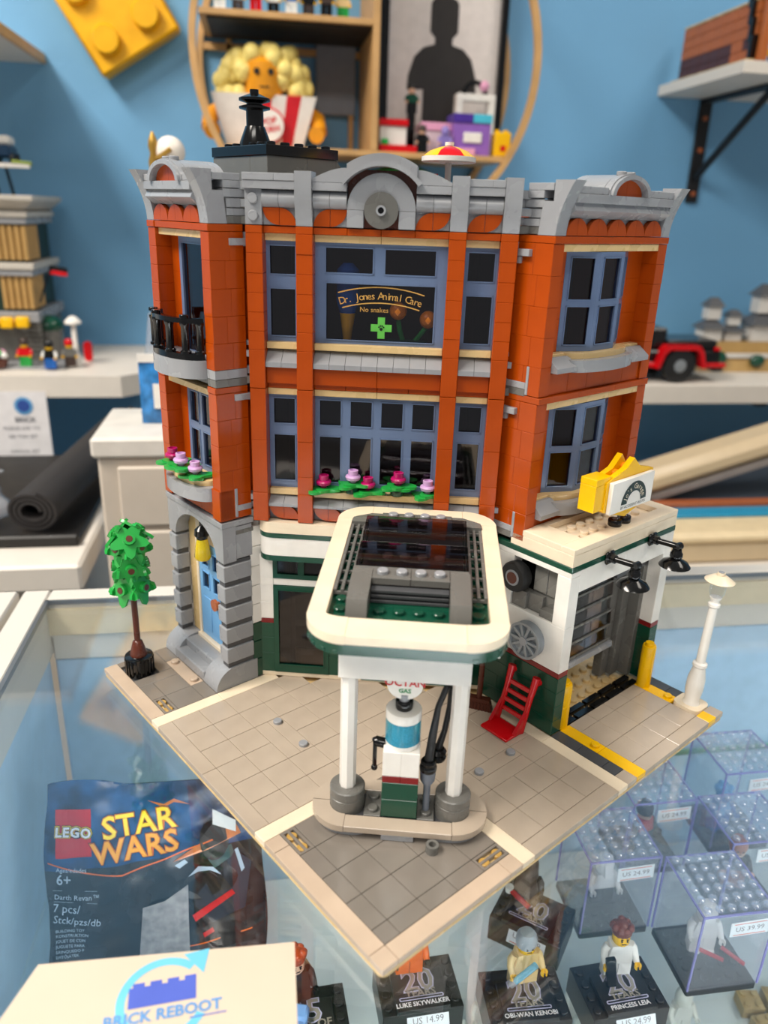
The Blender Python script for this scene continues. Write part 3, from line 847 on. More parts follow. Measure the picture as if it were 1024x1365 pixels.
pc(e, 'tan_lintel', TAN, 1, 7, 0.25, 1.3, 31.18, 31.6); pc(e, 'tan_lintel', TAN, 1, 7, 0.25, 1.3, 21.7, 22.1)
pc(e, 'clip', GREY, 7.9, 8.06, 1.05, 1.25, 13.6, 15.6); pc(e, 'clip', GREY, 7.8, 8.05, 1.25, 2.3, 14.0, 14.4)
for zc in (30.85, 21.5): pc(e, 'clip', GREY, 7.7, 8.15, 1.3, 2.5, zc, zc+.4)
window(LW, 2.2, 5.8, 15.9, 21.7, [(2.55, 3.8, 19.1, 21.3), (4.2, 5.45, 19.1, 21.3), (2.55, 3.8, 16.3, 18.7), (4.2, 5.45, 16.3, 18.7)], 1.0, 1.3)
window(LW, 2.2, 5.8, 23.6, 31.15, [(2.55, 5.45, 24.0, 30.8)], 1.0, 1.3)
e = part('apron_wall', LW)
for k in range(3): pc(e, 'brick', ORANGE, 1+2*k, 3+2*k, 0.15, 1.3, 13.5, 14.6)
bow(LW, 'bow_sill', GREY, 4, 2.9, 0.1, 1.35, 14.6, 15.55); bow(LW, 'bow_sill_tan', TAN, 4, 2.5, 0.3, 1.2, 15.56, 15.9)
bow(LW, 'balcony_slab', GREY, 4, 3.0, 0.0, 1.6, 22.85, 24.0)
e = part('balcony_railing', LW)
for (z0, z1, w_) in ((24.02, 24.4, 0.42), (26.25, 26.55, 0.42)):
    o = [(4-2.95*math.cos(R(t)), -0.05-1.5*math.sin(R(t))) for t in range(0, 181, 10)]
    i_ = [(4-(2.95-w_)*math.cos(R(t)), -0.05-(1.5-w_)*math.sin(R(t))) for t in range(0, 181, 10)]
    MB().strip(o, i_, z0, z1, 'xy').build('rail', BLACK, e, scale=S)
for t in (8, 40, 72, 108, 140, 172):
    x, y = 4-2.77*math.cos(R(t)), -0.05-1.32*math.sin(R(t))
    sh(('baluster',), lambda: MB().lathe([(0.34, 0), (0.34, 0.15), (0.24, 0.22), (0.24, 1.6), (0.3, 1.75), (0.3, 1.9)], n=12), 'baluster', BLACK, e, (x, y, 24.38))
for t in (40, 72, 140): stud(e, BLACK, 4-2.77*math.cos(R(t)), -0.05-1.32*math.sin(R(t)), 26.55)
cornice(LW, 8, 3, 4)

# ---------------- left wing, ground floor: arched doorway
for x0 in (0, 7):
    e = part('rusticated_pillar', LW)
    for k in range(5):
        z = 2.56+1.6*k
        pc(e, 'block', GREY, x0-.02, x0+1.02, -0.05, 2.15 if x0 else 1.0, z, z+1.2, 0.05)
        pc(e, 'joint_plate', CHAR, x0+.12, x0+.88, 0.08, 2.6 if x0 else 1.0, z-.4, z)
    pc(e, 'joint_plate', CHAR, x0+.12, x0+.88, 0.08, 2.6, 10.16, 10.4)
    if x0 == 7:
        for k in range(8): pc(e, 'back_brick', DGREEN if k < 3 else WHITE, 7.1, 7.95, 2.15, 3.0, 0.6+k*1.5, 0.6+k*1.5+1.45)
    else:
        pc(e, 'back_brick', GREY, 0.1, 0.9, 2.15, 3.0, 0.6, 12.9)
ao = [(0, 10.4), (0, 12.95), (8, 12.95), (8, 10.4)]
mb = MB(); pts = [(0, 10.4), (0, 12.95), (8, 12.95), (8, 10.4), (7, 10.4)]+arc(4, 10.4, 3.0, 0, 180, 20, 2.2)[1:-1]+[(1, 10.4)]
mb.prism(pts, 0, 1.0, 'xz'); pbuild(mb, 'door_arch', GREY, LW)
pbox('arch_slab', GREY, LW, -0.08, 8.05, -0.08, 2.4, 12.96, 13.36)
pbox('side_panel', GREY, LW, 7.05, 7.96, 1.02, 2.3, 10.5, 12.9)
pbox('side_panel_joint', DGREY, LW, 7.1, 8.0, 1.05, 2.4, 12.3, 12.6)
pbox('porch_wall', GREY, LW, 0.0, 1.0, 1.0, 3.0, 10.4, 12.9)
# porch: tan wall with light blue panelled door
e = part('porch_back', LW)
pc(e, 'tan_wall', TAN, 1, 2.1, 1.05, 1.6, 2.2, 12.9); pc(e, 'tan_wall', TAN, 6.2, 7, 1.05, 1.6, 2.2, 12.9); pc(e, 'tan_wall', CREAM, 2.1, 6.2, 1.05, 1.6, 10.2, 12.9)
pc(e, 'door_frame', CREAM, 2.1, 2.4, .95, 1.5, 2.2, 10.2); pc(e, 'door_frame', CREAM, 5.9, 6.2, .95, 1.5, 2.2, 10.2); pc(e, 'door_frame', CREAM, 2.1, 6.2, .75, 1.5, 2.0, 2.3)
d = window(LW, 2.4, 5.9, 2.35, 10.2, [(2.85, 3.9, 8.2, 9.6), (4.4, 5.45, 8.2, 9.6), (2.85, 3.9, 6.4, 7.8), (4.4, 5.45, 6.4, 7.8)], 1.05, 1.35, LBLUE)
d.name = 'front_door'
for (x0, x1, z0, z1) in ((2.85, 3.95, 2.9, 5.7), (4.35, 5.45, 2.9, 5.7)):
    MB().box(x0, x1, 0.99, 1.07, z0, z1, 0.05).build('door_panel', LBLUE, d, scale=S)
MB().lathe([(0.2, 0), (0.2, 0.2), (0.45, 0.25), (0.45, 0.45)], (5.2, 0, 0), 14, 'y', Matrix.Translation((0, 1.0, 5.9)) @ Matrix.Scale(-1, 4, (0, 1, 0))).build('door_knob', COPPER, d, scale=S)
# steps and rounded cheek blocks
e = part('entrance_steps', LW)
pc(e, 'step', GREY, 1.6, 6.1, -1.0, 0.0, 0.57, 1.36, 0.06); pc(e, 'step', GREY, 1.2, 6.8, -0.2, 1.0, 0.57, 2.0, 0.06)
for x0 in (0.0, 6.05):
    prof = [(2.4, 0.57), (-1.0, 0.57)]+[(0.6-1.6*math.cos(R(t)), 0.57+1.6*math.sin(R(t))) for t in range(9, 91, 9)]+[(2.4, 2.17)]
    MB().prism(prof, x0, x0+1.95, 'yz').build('rounded_cheek', GREY, e, scale=S)
# lantern under the arch
ln = part('porch_lantern', LW)
MB().lathe([(0.16, 12.2), (0.16, 11.9), (0.5, 11.6), (0.55, 11.2), (0.4, 11.0), (0.4, 10.9)][::-1], (4.2, 0.45, 0), 14).build('lantern_cap', BLACK, ln, scale=S)
MB().lathe([(0.5, 9.3), (0.62, 9.5), (0.5, 10.3), (0.38, 10.9)], (4.2, 0.45, 0), 12).build('lantern_glass', TYEL, ln, scale=S)

# ---------------- right wing, ground floor: garage
e = part('garage_side_wall', RG)                   # faces the forecourt (x = 0 plane)
for k, (z0, z1) in enumerate(zip(rows(0.57, 4.96, 1.2)[:-1], rows(0.57, 4.96, 1.2)[1:])):
    off = 1.0 if k % 2 else 0
    for y0 in (0, 2, 4): pc(e, 'brick', DGREEN, 0, 1, y0+(off if y0 else 0), y0+2+off if y0 < 4 else 6.3, z0, z1)
pc(e, 'plate', DRED, 0, 1, 0, 3, 4.97, 5.35); pc(e, 'plate', DRED, 0, 1, 3, 6.3, 4.97, 5.35)
pc(e, 'panel', WHITE, 0, 1, 0, 6.3, 5.36, 8.64); pc(e, 'brick', WHITE, 0, 1, 0, 1.03, 8.65, 12.2); pc(e, 'brick', WHITE, 0, 1, 4.55, 6.3, 8.65, 12.2); pc(e, 'brick', WHITE, 0, 1, 0, 6.3, 12.21, 12.55)
e = part('display_recess', RG)
pc(e, 'recess_back', DGREY, 0.75, 1.0, 1.0, 3.3, 8.65, 12.2); pc(e, 'recess_back', BLACK, 0.85, 1.0, 3.3, 4.6, 8.65, 12.2)
for k in range(3): pc(e, 'shelf_brick', DGREY, 0.15+.25*(k % 2), 0.9, 1.03+k*1.17, 1.03+(k+1)*1.17, 8.66, 9.9 if k else 9.2)
for k in range(2): pc(e, 'wall_tile', DGREY, 0.6, 0.8, 1.05+k*1.1, 2.1+k*1.1, 10.1, 12.15)
e = part('garage_front_post', RG)
for (x0, x1) in ((0.0, 1.0), (11, 12)):
    if x0 > 0:
        for z0, z1 in zip(rows(0.57, 4.96, 1.2)[:-1], rows(0.57, 4.96, 1.2)[1:]): pc(e, 'brick', DGREEN, x0, x1, 0, 2, z0, z1)
        pc(e, 'plate', DRED, x0, x1, 0, 2, 4.97, 5.35)
        for z0, z1 in ((5.36, 9.0), (9.0, 12.55)): pc(e, 'brick', WHITE, x0, x1, 0, 2, z0, z1)
pc(e, 'lintel', WHITE, 1, 6, 0, 1, 11.0, 12.55); pc(e, 'lintel', WHITE, 6, 11, 0, 1, 11.0, 12.55)
pbox('garage_green_band', DGREEN, RG, -0.02, 12.02, -0.02, 6.5, 12.56, 12.95)
e = part('garage_roof', RG)
pc(e, 'roof_brick', CREAM, 0, 12, 0, 5.0, 12.96, 13.75)
for (x0, x1, y0, y1) in ((0, 12, 0, 1.0), (0, 2.0, 1.0, 4.1), (10.9, 12, 1.0, 4.1), (2.0, 10.9, 3.6, 4.1)): pc(e, 'roof_tile', CREAM, x0, x1, y0, y1, 13.76, 14.16)
for i in range(8):
    for j in range(2): stud(e, CREAM, 2.6+i, 1.9+j, 13.75)
e = part('garage_track', RG)
for (x0, y0, y1) in ((8.7, 2.2, 2.9), (9.6, 1.8, 2.6), (10.5, 1.0, 1.9)): pc(e, 'track_post', DGREY, x0, x0+.85, y0, y1, 0.58, 11.0)
pc(e, 'track_beam', CHAR, 7.0, 11, 1.0, 1.8, 9.8, 11.0)
dr = part('garage_door', RG)
dmt = Matrix.Translation((0, 2.35, 11.0)) @ Matrix.Rotation(R(-4), 4, 'X')
for r_ in range(6):
    MB().box(1.2, 8.6, -0.12, 0.12, -1.16*r_-1.14, -1.16*r_-0.95, 0.02, dmt).build('door_rib', DGREY, dr, scale=S)
    for k in range(3):
        x0 = 1.2+k*2.5-(0.6 if r_ % 2 else 0)
        a, b = max(1.2, x0), min(8.6, x0+2.45)
        MB().box(a, b, -0.05, 0.05, -1.16*r_-0.95, -1.16*r_, 0.01, dmt).build('door_pane', TSMOKE, dr, scale=S)
MB().box(1.1, 8.7, -0.3, 0.15, -7.45, -7.0, 0.04, dmt).build('door_bottom_bar', GREY, dr, scale=S)
MB().tube([(0, 0, 0), (0, -0.5, 0), (0, -0.5, 0.5)], 0.13, 8, dmt @ Matrix.Translation((8.0, -0.2, -7.1))).build('door_handle', TCLEAR, dr, scale=S)
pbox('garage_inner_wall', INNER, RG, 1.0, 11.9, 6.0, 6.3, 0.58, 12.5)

# ---------------- roof: chimney block with vent stack
e = part('chimney', MD)
for (x0, x1, y0, y1) in ((11, 14, 25.4, 27.4), (14, 16.3, 25.4, 27.4), (11, 13, 27.4, 32), (13, 16.3, 27.4, 32)): pc(e, 'brick', DGREY, x0, x1, y0, y1, 32.4, 36.0)
MB().prism([(16.3, 36.0), (16.3, 34.8), (17.4, 34.8)], 25.4, 32, 'xz').build('slope_brick', DGREY, e, scale=S)
pc(e, 'cap_plate', BLACK, 10.9, 16.4, 25.3, 32, 36.01, 36.6)
for i in range(5): stud(e, BLACK, 11.6+i*1.05, 25.9, 36.6)
for j in range(1, 6): stud(e, BLACK, 11.6, 25.9+j, 36.6)
MB().lathe([(1.0, 36.6), (1.0, 36.85), (0.62, 37.8), (0.55, 37.8), (0.55, 38.7), (0.6, 38.7), (0.98, 38.8), (0.98, 38.92), (0.5, 39.05), (0.5, 39.12), (0.98, 39.25), (0.98, 39.4), (0.35, 39.65), (0.28, 39.65), (0.28, 39.9)], (12.2, 28.6, 0), 20).build('vent_stack', BLACK, e, scale=S)
# ------------------------------------------------------------------ petrol station on the corner (frame along the facade)
def mth(name, label, cat, x, y, z, rz=0.0, group=None):
    """a thing standing at model studs (x, y, z), turned rz from the model axes"""
    return tag(empty(name, m2w(x, y, z), A_MODEL+rz), label, cat, group)
D45 = R(-45)
IX, IY = fac2m(3, 12.4)
isl = mth('pump_island', 'grey rounded pump island with dark studded deck between two drums', 'pump island', IX, IY, ZT, D45)
out_ = rrect(-5, 5, -2, 2, 1.98, 8); inn_ = rrect(-4, 4, -1.05, 1.05, 0.95, 8)
q = len(out_)//4
lo = MB().ring(rrect(-4.7, -0.9+0, -1.75, 1.75, 1.7, 6), rrect(-4.0, -1.5, -1.0, 1.0, 0.9, 6), 0.01, 0.4, 'xy'); lo.build('foot_ring', GREY, isl, scale=S)
MB().ring(rrect(0.9, 4.7, -1.75, 1.75, 1.7, 6), rrect(1.5, 4.0, -1.0, 1.0, 0.9, 6), 0.01, 0.4, 'xy').build('foot_ring', GREY, isl, scale=S)
pc(isl, 'foot_plate', GREY, -0.9, 0.9, -1.95, 1.95, 0.01, 0.38)
# kerb ring: two straight runs and four corner tiles
for (x0, x1, y0, y1) in ((-3, 3, -2, -1.05), (-3, 3, 1.05, 2)): pc(isl, 'kerb_tile', ROAD, x0+.01, x1-.01, y0, y1, 0.41, 0.8)
for (sx, sy, a0) in ((1, -1, -90), (1, 1, 0), (-1, 1, 90), (-1, -1, 180)):
    o = arc(sx*3.0, sy*0.02, 1.98, a0+.3, a0+89.7, 10); i_ = arc(sx*3.0, sy*0.02, 1.0, a0+.3, a0+89.7, 10)
    MB().strip(o, i_, 0.41, 0.8, 'xy').build('kerb_corner', ROAD, isl, scale=S)
pc(isl, 'deck', CHAR, -3.6, 3.6, -1.0, 1.0, 0.2, 0.6)
for x in (-1.5, 1.5):
    pc(isl, 'deck_plate', DGREY, x-.48, x+.48, -0.98, 0.98, 0.6, 0.8)
    for y in (-.5, .5): stud(isl, DGREY, x, y, 0.8)
for x in (-3, 3):
    MB().lathe([(1.0, 0.5), (1.0, 1.45), (0.97, 1.47), (0.97, 1.52), (1.0, 1.54), (1.0, 2.0), (0.94, 2.06)], (x, 0, 0), 28).build('drum', DGREY, isl, scale=S)
# small ring bollard lying by the island foot
fx, fy = fac2m(4.95, 14.85)
rb = mth('ring_piece', 'small round grey knob lying in front of the pump island', 'toy part', fx, fy, ZT)
MB().ring(arc(0, 0, 0.36, 0, 360, 16)[:-1], arc(0, 0, 0.2, 0, 360, 16)[:-1], 0.0, 0.5, 'xy').build('ring', DGREY, rb, scale=S)

can = mth('station_canopy', 'white rimmed forecourt canopy with smoked skylight on two white columns', 'canopy', IX, IY, ZT, D45)
for x in (-3, 3):
    MB().lathe([(0.47, 2.06), (0.47, 10.2)], (x, 0, 0), 8).build('column', WHITE, can, scale=S, smooth=20)
pc(can, 'column_beam', WHITE, -3.55, 3.45, -0.55, 0.45, 9.4, 12.5)
pc(can, 'cross_beam', WHITE, -4.95, 4.95, 0.6, 1.5, 10.5, 12.5)
pc(can, 'sign_beam', DGREEN, -2.4, -0.02, 0.0, 0.4, 8.95, 9.38); pc(can, 'sign_beam', DGREEN, 0.0, 2.15, 0.0, 0.4, 8.95, 9.38)
# tilted roof tray: local y runs from the street edge (-3.75) to the facade (12.3)
roof = empty('roof_tray', (0, -3.75*S, 12.75*S), 0.0, can); roof.rotation_euler = (R(1.7), 0, 0)
LEN = 16.05
MB().prism(rrect(-4.9, 4.9, 0.1, LEN-.1, 1.9, 8), -0.05, 0.6, 'xy').build('green_plate', DGREEN, roof, scale=S)
rim_o = rrect(-5.0, 5.0, 0.0, LEN, 2.1, 8)
MB().ring(rrect(-4.97, 4.97, 0.03, LEN-.03, 2.1, 8), rrect(-4.1, 4.1, 1.2, LEN-1.2, 1.0, 8), 0.2, 0.58, 'xy').build('green_rim', DGREEN, roof, scale=S)
# teeth under the rounded corners
for sx in (-1, 1):
    for k in range(4):
        a = R(-90+12+k*20) if sx > 0 else R(-90-12-k*20)
        MB().box(-.1, .1, -.14, .14, 0.02, 0.22, 0.02, Matrix.Translation((sx*2.9+2.0*math.cos(a), 2.1+2.0*math.sin(a), 0)) @ Matrix.Rotation(a, 4, 'Z')).build('rim_tooth', DGREEN, roof, scale=S)
ZR0, ZR1 = 0.59, 1.08
for (x0, x1, y0, y1) in ((-2.9, 2.9, 0, 1.75), (-2.9, 2.9, LEN-1.4, LEN), (-5, -4.05, 2.1, LEN/2), (-5, -4.05, LEN/2, LEN-2.1), (4.05, 5, 2.1, LEN/2), (4.05, 5, LEN/2, LEN-2.1)):
    pc(roof, 'rim_tile', CREAM, x0+.005, x1-.005, y0+.005, y1-.005, ZR0, ZR1)
for (cx, cy, a0, sy) in ((2.9, 2.1, -90, 0), (2.9, LEN-2.1, 0, 1), (-2.9, LEN-2.1, 90, 1), (-2.9, 2.1, 180, 0)):
    o = arc(cx, cy, 2.1, a0, a0+90, 12)
    yw = 1.75 if sy == 0 else 1.4
    rx_, ry_ = 2.1-0.95, 2.1-yw
    i_ = [(cx+max(rx_, .01)*math.cos(R(a0+90*t/12)), cy+ry_*math.sin(R(a0+90*t/12))) for t in range(13)]
    MB().strip(o, i_, ZR0, ZR1, 'xy').build('rim_corner', CREAM, roof, scale=S)
for x in (-3.5, -1.5, -.5, .5, 1.5, 3.5):
    stud(roof, DGREEN, x, 2.25, 0.6); stud(roof, DGREEN, x, 3.2, 0.6)
for sx in (-1, 1):
    for k in range(9): stud(roof, DGREEN, sx*3.55, 3.2+k, 0.6)
# vent blocks, louvres and studded bars of the roof light
for sx in (-1, 1):
    a, b = sorted((sx*2.05, sx*3.1))
    MB().prism([(1.95, 0.6), (1.95, 1.0), (2.4, 1.75), (5.6, 1.85), (5.6, 0.6)], a, b, 'yz').build('side_block', DGREY, roof, scale=S)
    for k in range(3): pc(roof, 'louvre_slat', DGREY, sx*3.95-.09-sx*k*.38, sx*3.95+.09-sx*k*.38, 4.6, 13.2, 0.85, 1.05)
    for k in range(8): pc(roof, 'louvre_bar', DGREY, min(sx*3.1, sx*4.05), max(sx*3.1, sx*4.05), 4.6+k*1.2, 4.75+k*1.2, 0.7, 0.9)
    MB().prism([(sx*2.2, 13.2), (sx*4.05, 13.2), (sx*4.0, 13.9), (sx*2.9, 14.65), (sx*2.2, 14.65)], 0.6, 1.2, 'xy').build('rear_wedge', DGREY, roof, scale=S)
for k in range(2):
    pc(roof, 'stud_bar', DGREY, -2.03+k*2.04, -0.01+k*2.04, 4.6, 5.9, 1.45, 1.85); pc(roof, 'rear_stud_bar', DGREY, -2.2+k*2.2, 0+k*2.2, 13.4, 14.6, 0.6, 1.3)
for x in (-1.5, -.5, .5, 1.5): stud(roof, GREY, x, 5.2, 1.85); stud(roof, GREY, x, 14.1, 1.3)
for x in (-1.5, -.5, .5, 1.5): stud(roof, GREY, x, 9.6, 0.6)
pc(roof, 'inner_deck', CHAR, -2.9, 2.9, 6.1, 13.2, 0.55, 0.62)
for k in range(3): pc(roof, 'front_louvre', CHAR, -2.03, 2.03, 4.1, 4.6, 0.62+.3*k, 0.8+.3*k)
pc(roof, 'sky_frame', DGREY, -3.05, 3.05, 5.6, 6.0, 1.2, 1.8)
for (y0, y1) in ((6.0, 9.6), (9.65, 13.35)):
    pts = [(y0, 1.2), (y0+.25, 1.75), (y0+.7, 1.87), (y1-.7, 1.87), (y1-.2, 1.7), (y1, 1.2)]
    MB().strip([(p, q_) for p, q_ in pts], [(p+(0.15 if p < (y0+y1)/2 else -.15), q_-.14) for p, q_ in pts], -2.9, 2.9, 'yz').build('skylight_pane', TSMOKE, roof, scale=S)
    for sx in (-1, 1):
        MB().prism(pts, sx*2.98-.06, sx*2.98+.06, 'yz').build('skylight_side', TSMOKE, roof, scale=S)

# fuel pump
pp = mth('fuel_pump', 'green, red and white fuel pump with clear blue dome and round sign', 'fuel pump', IX, IY, ZT+0.8, D45)
def P_(name, m, x0, x1, y0, y1, z0, z1): return pc(pp, name, m, x0, x1, y0, y1, z0, z1)
P_('pump_base', DGREEN, -1, 1, -1.0, 0.95, 0.0, 1.2); P_('pump_base', DGREEN, -1, 1, -1.0, 0.95, 1.21, 2.35)
for k in range(2):
    P_('red_band', DRED, -1+k, k, -1.0, 0.95, 2.36, 2.8); P_('white_body', WHITE, -1+k, k, -1.0, 0.95, 2.81, 4.4)
MB().lathe([(0.96, 4.41), (0.96, 4.7)], n=24).build('dome_base', WHITE, pp, scale=S)
MB().lathe([(0.98, 4.71), (0.98, 6.1)], n=24).build('clear_dome', TBLUE, pp, scale=S)
MB().lathe([(0.6, 4.71), (0.6, 6.1)], n=16).build('dome_core', mat('pale_blue_core', '#7FC4D8', 0.3), pp, scale=S)
MB().lathe([(0.98, 6.11), (0.98, 6.6), (0.94, 6.65)], n=24).build('dome_cap', WHITE, pp, scale=S)
MB().lathe([(0.46, 6.66), (0.48, 6.75), (0.48, 7.1), (0.44, 7.15)], n=16).build('collar', BLACK, pp, scale=S)
MB().lathe([(0.28, 7.15), (0.28, 7.55)], n=12).build('sign_stem', GREY, pp, scale=S)
sg_ = MB().cyl((0, -0.2, 8.25), 0.97, 0.26, 28, 'y').build('sign_disc', WHITE, pp, scale=S)
sgm = Matrix.Translation((0, -0.235, 8.25)) @ UP
lettering([('OCTAN', 0, 0.08, 0.62, 0.012)], 'lettering', mat('red_print', '#C8141E', 0.4), sg_, sgm, S)
lettering([('GAS', 0, -0.42, 0.36, 0.01)], 'lettering', mat('print_green', '#1C8A4A', 0.4), sg_, sgm, S)
hd = MB().tube([(-0.95, -0.1, 4.3), (-1.45, -0.1, 4.4), (-1.5, -0.1, 4.35)], [0.3, 0.3, 0.26], 10); hd.tube([(-1.5, -0.15, 4.3), (-1.5, -0.2, 2.75)], 0.12, 8); hd.ball((-1.5, -0.2, 2.7), 0.19, 10, 6)
hd.build('crank_handle', BLACK, pp, scale=S)
MB().lathe([(0.2, 0.15), (0.2, 1.9), (0.42, 2.3), (0.45, 2.9)], (1.5, -0.35, 0), 14).build('nozzle', mat('blue_grey_plastic', '#6C7480', 0.25), pp, scale=S)
MB().lathe([(0.45, 2.92), (0.48, 3.0), (0.48, 3.2), (0.4, 3.3), (0.45, 3.5), (0.38, 3.6)], (1.5, -0.35, 0), 14).build('nozzle_grip', BLACK, pp, scale=S)
MB().lathe([(0.5, 0), (0.55, 0.15), (0.45, 0.3), (0.55, 0.5), (0.4, 0.7)], (1.95, 0.6, 3.0), 14).build('hose_reel', BLACK, pp, scale=S)
MB().tube([(1.5, -0.3, 3.5), (1.65, -0.15, 5.2), (1.85, 0.1, 6.8), (2.25, 0.4, 7.9), (2.5, 0.7, 7.7), (2.5, 0.8, 6.4), (2.3, 0.75, 4.8), (2.0, 0.62, 3.6)], [.26, .23, .17, .17, .17, .17, .17, .22], 10).build('hose', RUBBER, pp, scale=S)

# ------------------------------------------------------------------ street tree
tr = mth('street_tree', 'small toy tree with bright green flower-shaped leaves in a black tub', 'toy tree', 2.0, 30.1, 0.36)
MB().lathe([(0.92, 0), (1.0, 0.1), (1.0, 1.55), (0.9, 1.6)], n=24).build('tub', BLACK, tr, scale=S)
for k in range(20):
    a = 2*PI*k/20
    sh(('rib',), lambda: MB().box(-.05, .05, -.06, .06, 0.15, 1.4), 'tub_rib', BLACK, tr, (1.0*math.cos(a), 1.0*math.sin(a), 0), a)
MB().lathe([(0.62, 1.6), (0.6, 1.8), (0.35, 2.7), (0.22, 2.8), (0.22, 11.2)], n=14).build('trunk', BROWN, tr, scale=S)
def leaf_mb():
    n = 30; pts = []
    for i in range(n):
        a = 2*PI*i/n
        r = 1.05+0.32*math.cos(5*a)
        pts.append((r*math.cos(a), r*math.sin(a)))
    mb = MB().prism(pts, -0.1, 0.1, 'xy'); mb.lathe([(0.42, 0.1), (0.4, 0.42)], n=14); return mb
lv = [(z, a) for k, z in enumerate((7.3, 8.9, 10.4)) for a in [3.6+k*0.75+i*2*PI/4 for i in range(4)]]+[(11.2, 0.3), (11.1, 2.4), (11.1, 4.4)]
for (z, a) in lv:
    tilt = 1.0 if z > 11 else 1.45
    m_ = sh(('tleaf',), leaf_mb, 'leaf', GREEN, tr, (0.85*math.cos(a), 0.85*math.sin(a), z), rot=Euler((0, tilt+random.uniform(-.15, .15), a), 'XYZ'))
    sh(('tdot',), lambda: MB().lathe([(0.24, 0.40), (0.22, 0.46)], n=10), 'leaf_pin', BROWN, m_, (0, 0, 0))

# ------------------------------------------------------------------ street lamp
sl = mth('street_lamp', 'white toy street lamp with fluted post and broad cap leaning outward', 'lamp post', 31.05, 2.0, 0.36, 0)
sl.rotation_euler = (R(0.5), R(2.2), A_MODEL)
MB().prism(rrect(-1, 1, -1, 1, .55, 5), 0, 0.35, 'xy').build('lamp_foot', CREAM, sl, scale=S)
MB().lathe([(0.6, 0.35), (0.5, 0.6), (0.62, 1.5), (0.62, 2.3), (0.42, 3.3), (0.52, 3.4), (0.5, 3.6), (0.33, 3.7), (0.3, 8.0), (0.42, 8.1), (0.42, 8.3), (0.3, 8.4), (0.32, 8.6), (0.4, 8.7), (0.4, 8.8)], n=18).build('post', WHITE, sl, scale=S)
MB().lathe([(0.38, 8.8), (0.52, 9.1), (0.52, 9.9)], n=16).build('lantern', TCLEAR, sl, scale=S)
MB().lathe([(0.95, 9.95), (1.0, 10.02), (0.4, 10.42), (0.26, 10.42), (0.26, 10.62)], n=22).build('lamp_cap', CREAM, sl, scale=S)
MB().lathe([(0.2, 10.60), (0.2, 10.66)], n=12).build('cap_hole', GREY, sl, scale=S)

# ------------------------------------------------------------------ bollards, hand truck, broom
for (x, lab) in ((21.45, 'yellow round bollard against the green garage corner post'), (30.5, 'yellow round bollard at the far jamb of the garage door')):
    b = mth('bollard', lab, 'bollard', x, 6.35 if x < 25 else 5.55, ZT)
    MB().lathe([(0.5, 0), (0.5, 1.68), (0.48, 1.7), (0.48, 1.74), (0.5, 1.76), (0.5, 3.3), (0.46, 3.4)], n=18).build('bollard_body', YELLOW, b, scale=S)
    MB().lathe([(0.31, 3.4), (0.31, 3.62)], n=14).build('bollard_stud', YELLOW, b, scale=S)
ht = mth('hand_truck', 'red toy hand truck leaning on the dark green garage wall', 'hand truck', 18.5, 8.5, ZT, R(-90))
tl = Matrix.Rotation(R(-16), 4, 'X')
for sx in (-1, 1):
    MB().tube([(sx*1.05, 0.1, 0.2), (sx*1.0, 0.1, 2.4), (sx*1.05, 0.1, 4.1)], [.2, .2, .28], 10, tl).build('side_rail', RED, ht, scale=S)
    MB().tube([(sx*1.05, 0.1, 3.6), (sx*1.1, 0.75, 3.9)], [.2, .26], 10, tl).build('grip', RED, ht, scale=S)
    MB().prism([(-0.7, 0.05), (0.25, 0.05), (0.25, 1.5), (0.0, 1.7)], sx*1.05-.12, sx*1.05+.12, 'yz', tl).build('cheek_plate', RED, ht, scale=S)
for z in (0.9, 1.55, 2.2, 2.85): MB().box(-1.0, 1.0, 0.0, 0.22, z, z+.3, 0.04, tl).build('rung', RED, ht, scale=S)
MB().box(-1.15, 1.15, -1.5, 0.2, 0.02, 0.22, 0.05).build('toe_plate', RED, ht, scale=S)
br = mth('broom', 'reddish brown toy broom standing in the corner by the garage wall', 'broom', 18.5, 11.2, ZT, R(-60))
MB().tube([(0, 0, 0.8), (0, 0.15, 6.0)], 0.2, 10).build('broom_handle', BROWN, br, scale=S)
MB().prism([(-1.0, 0.0), (1.0, 0.0), (0.75, 0.9), (-0.75, 0.9)], -0.25, 0.25, 'xz').build('broom_head', BROWN, br, scale=S)
for k in range(8): pc(br, 'bristle', BROWN, -0.95+k*.24, -0.82+k*.24, -0.3, 0.3, 0.0, 0.6, 0.01)

# ------------------------------------------------------------------ wheel and tyre display on the garage side
wh = mth('wheel_rim', 'light grey spoked wheel rim mounted on the white garage wall', 'wheel rim', 19.98, 8.55, 6.95, R(-90))
MB().lathe([(1.18, 0.0), (1.25, 0.1), (1.12, 0.35), (1.12, 0.5), (1.3, 0.62), (1.3, 0.75), (1.12, 0.75), (1.05, 0.55), (0.9, 0.5)][::1], n=30, axis='y', mtx=Matrix.Scale(-1, 4, (0, 1, 0))).build('rim_barrel', SILVER, wh, scale=S)
for k in range(10):
    a = 2*PI*k/10
    sh(('spoke',), lambda: MB().box(0.25, 1.12, -0.72, -0.5, -.1, .1, 0.02), 'spoke', SILVER, wh, (0, 0, 0), rot=(0, a, 0))
MB().cyl((0, -0.8, 0), 0.3, 0.3, 14, 'y').build('hub', GREY, wh, scale=S)
ty = mth('spare_tyre_display', 'black toy tyre with a brown hub set in the garage wall recess', 'tyre', 20.1, 10.2, 10.85, R(-90))
MB().lathe([(0.55, -0.55), (0.95, -0.58), (1.05, -0.4), (1.05, 0.15), (0.95, 0.3), (0.55, 0.3)], n=26, axis='y').build('tyre_rubber', RUBBER, ty, scale=S)
MB().lathe([(0.44, -0.6), (0.55, -0.6), (0.55, 0.25), (0.44, 0.25)], n=20, axis='y').build('tyre_rim', GREY, ty, scale=S)
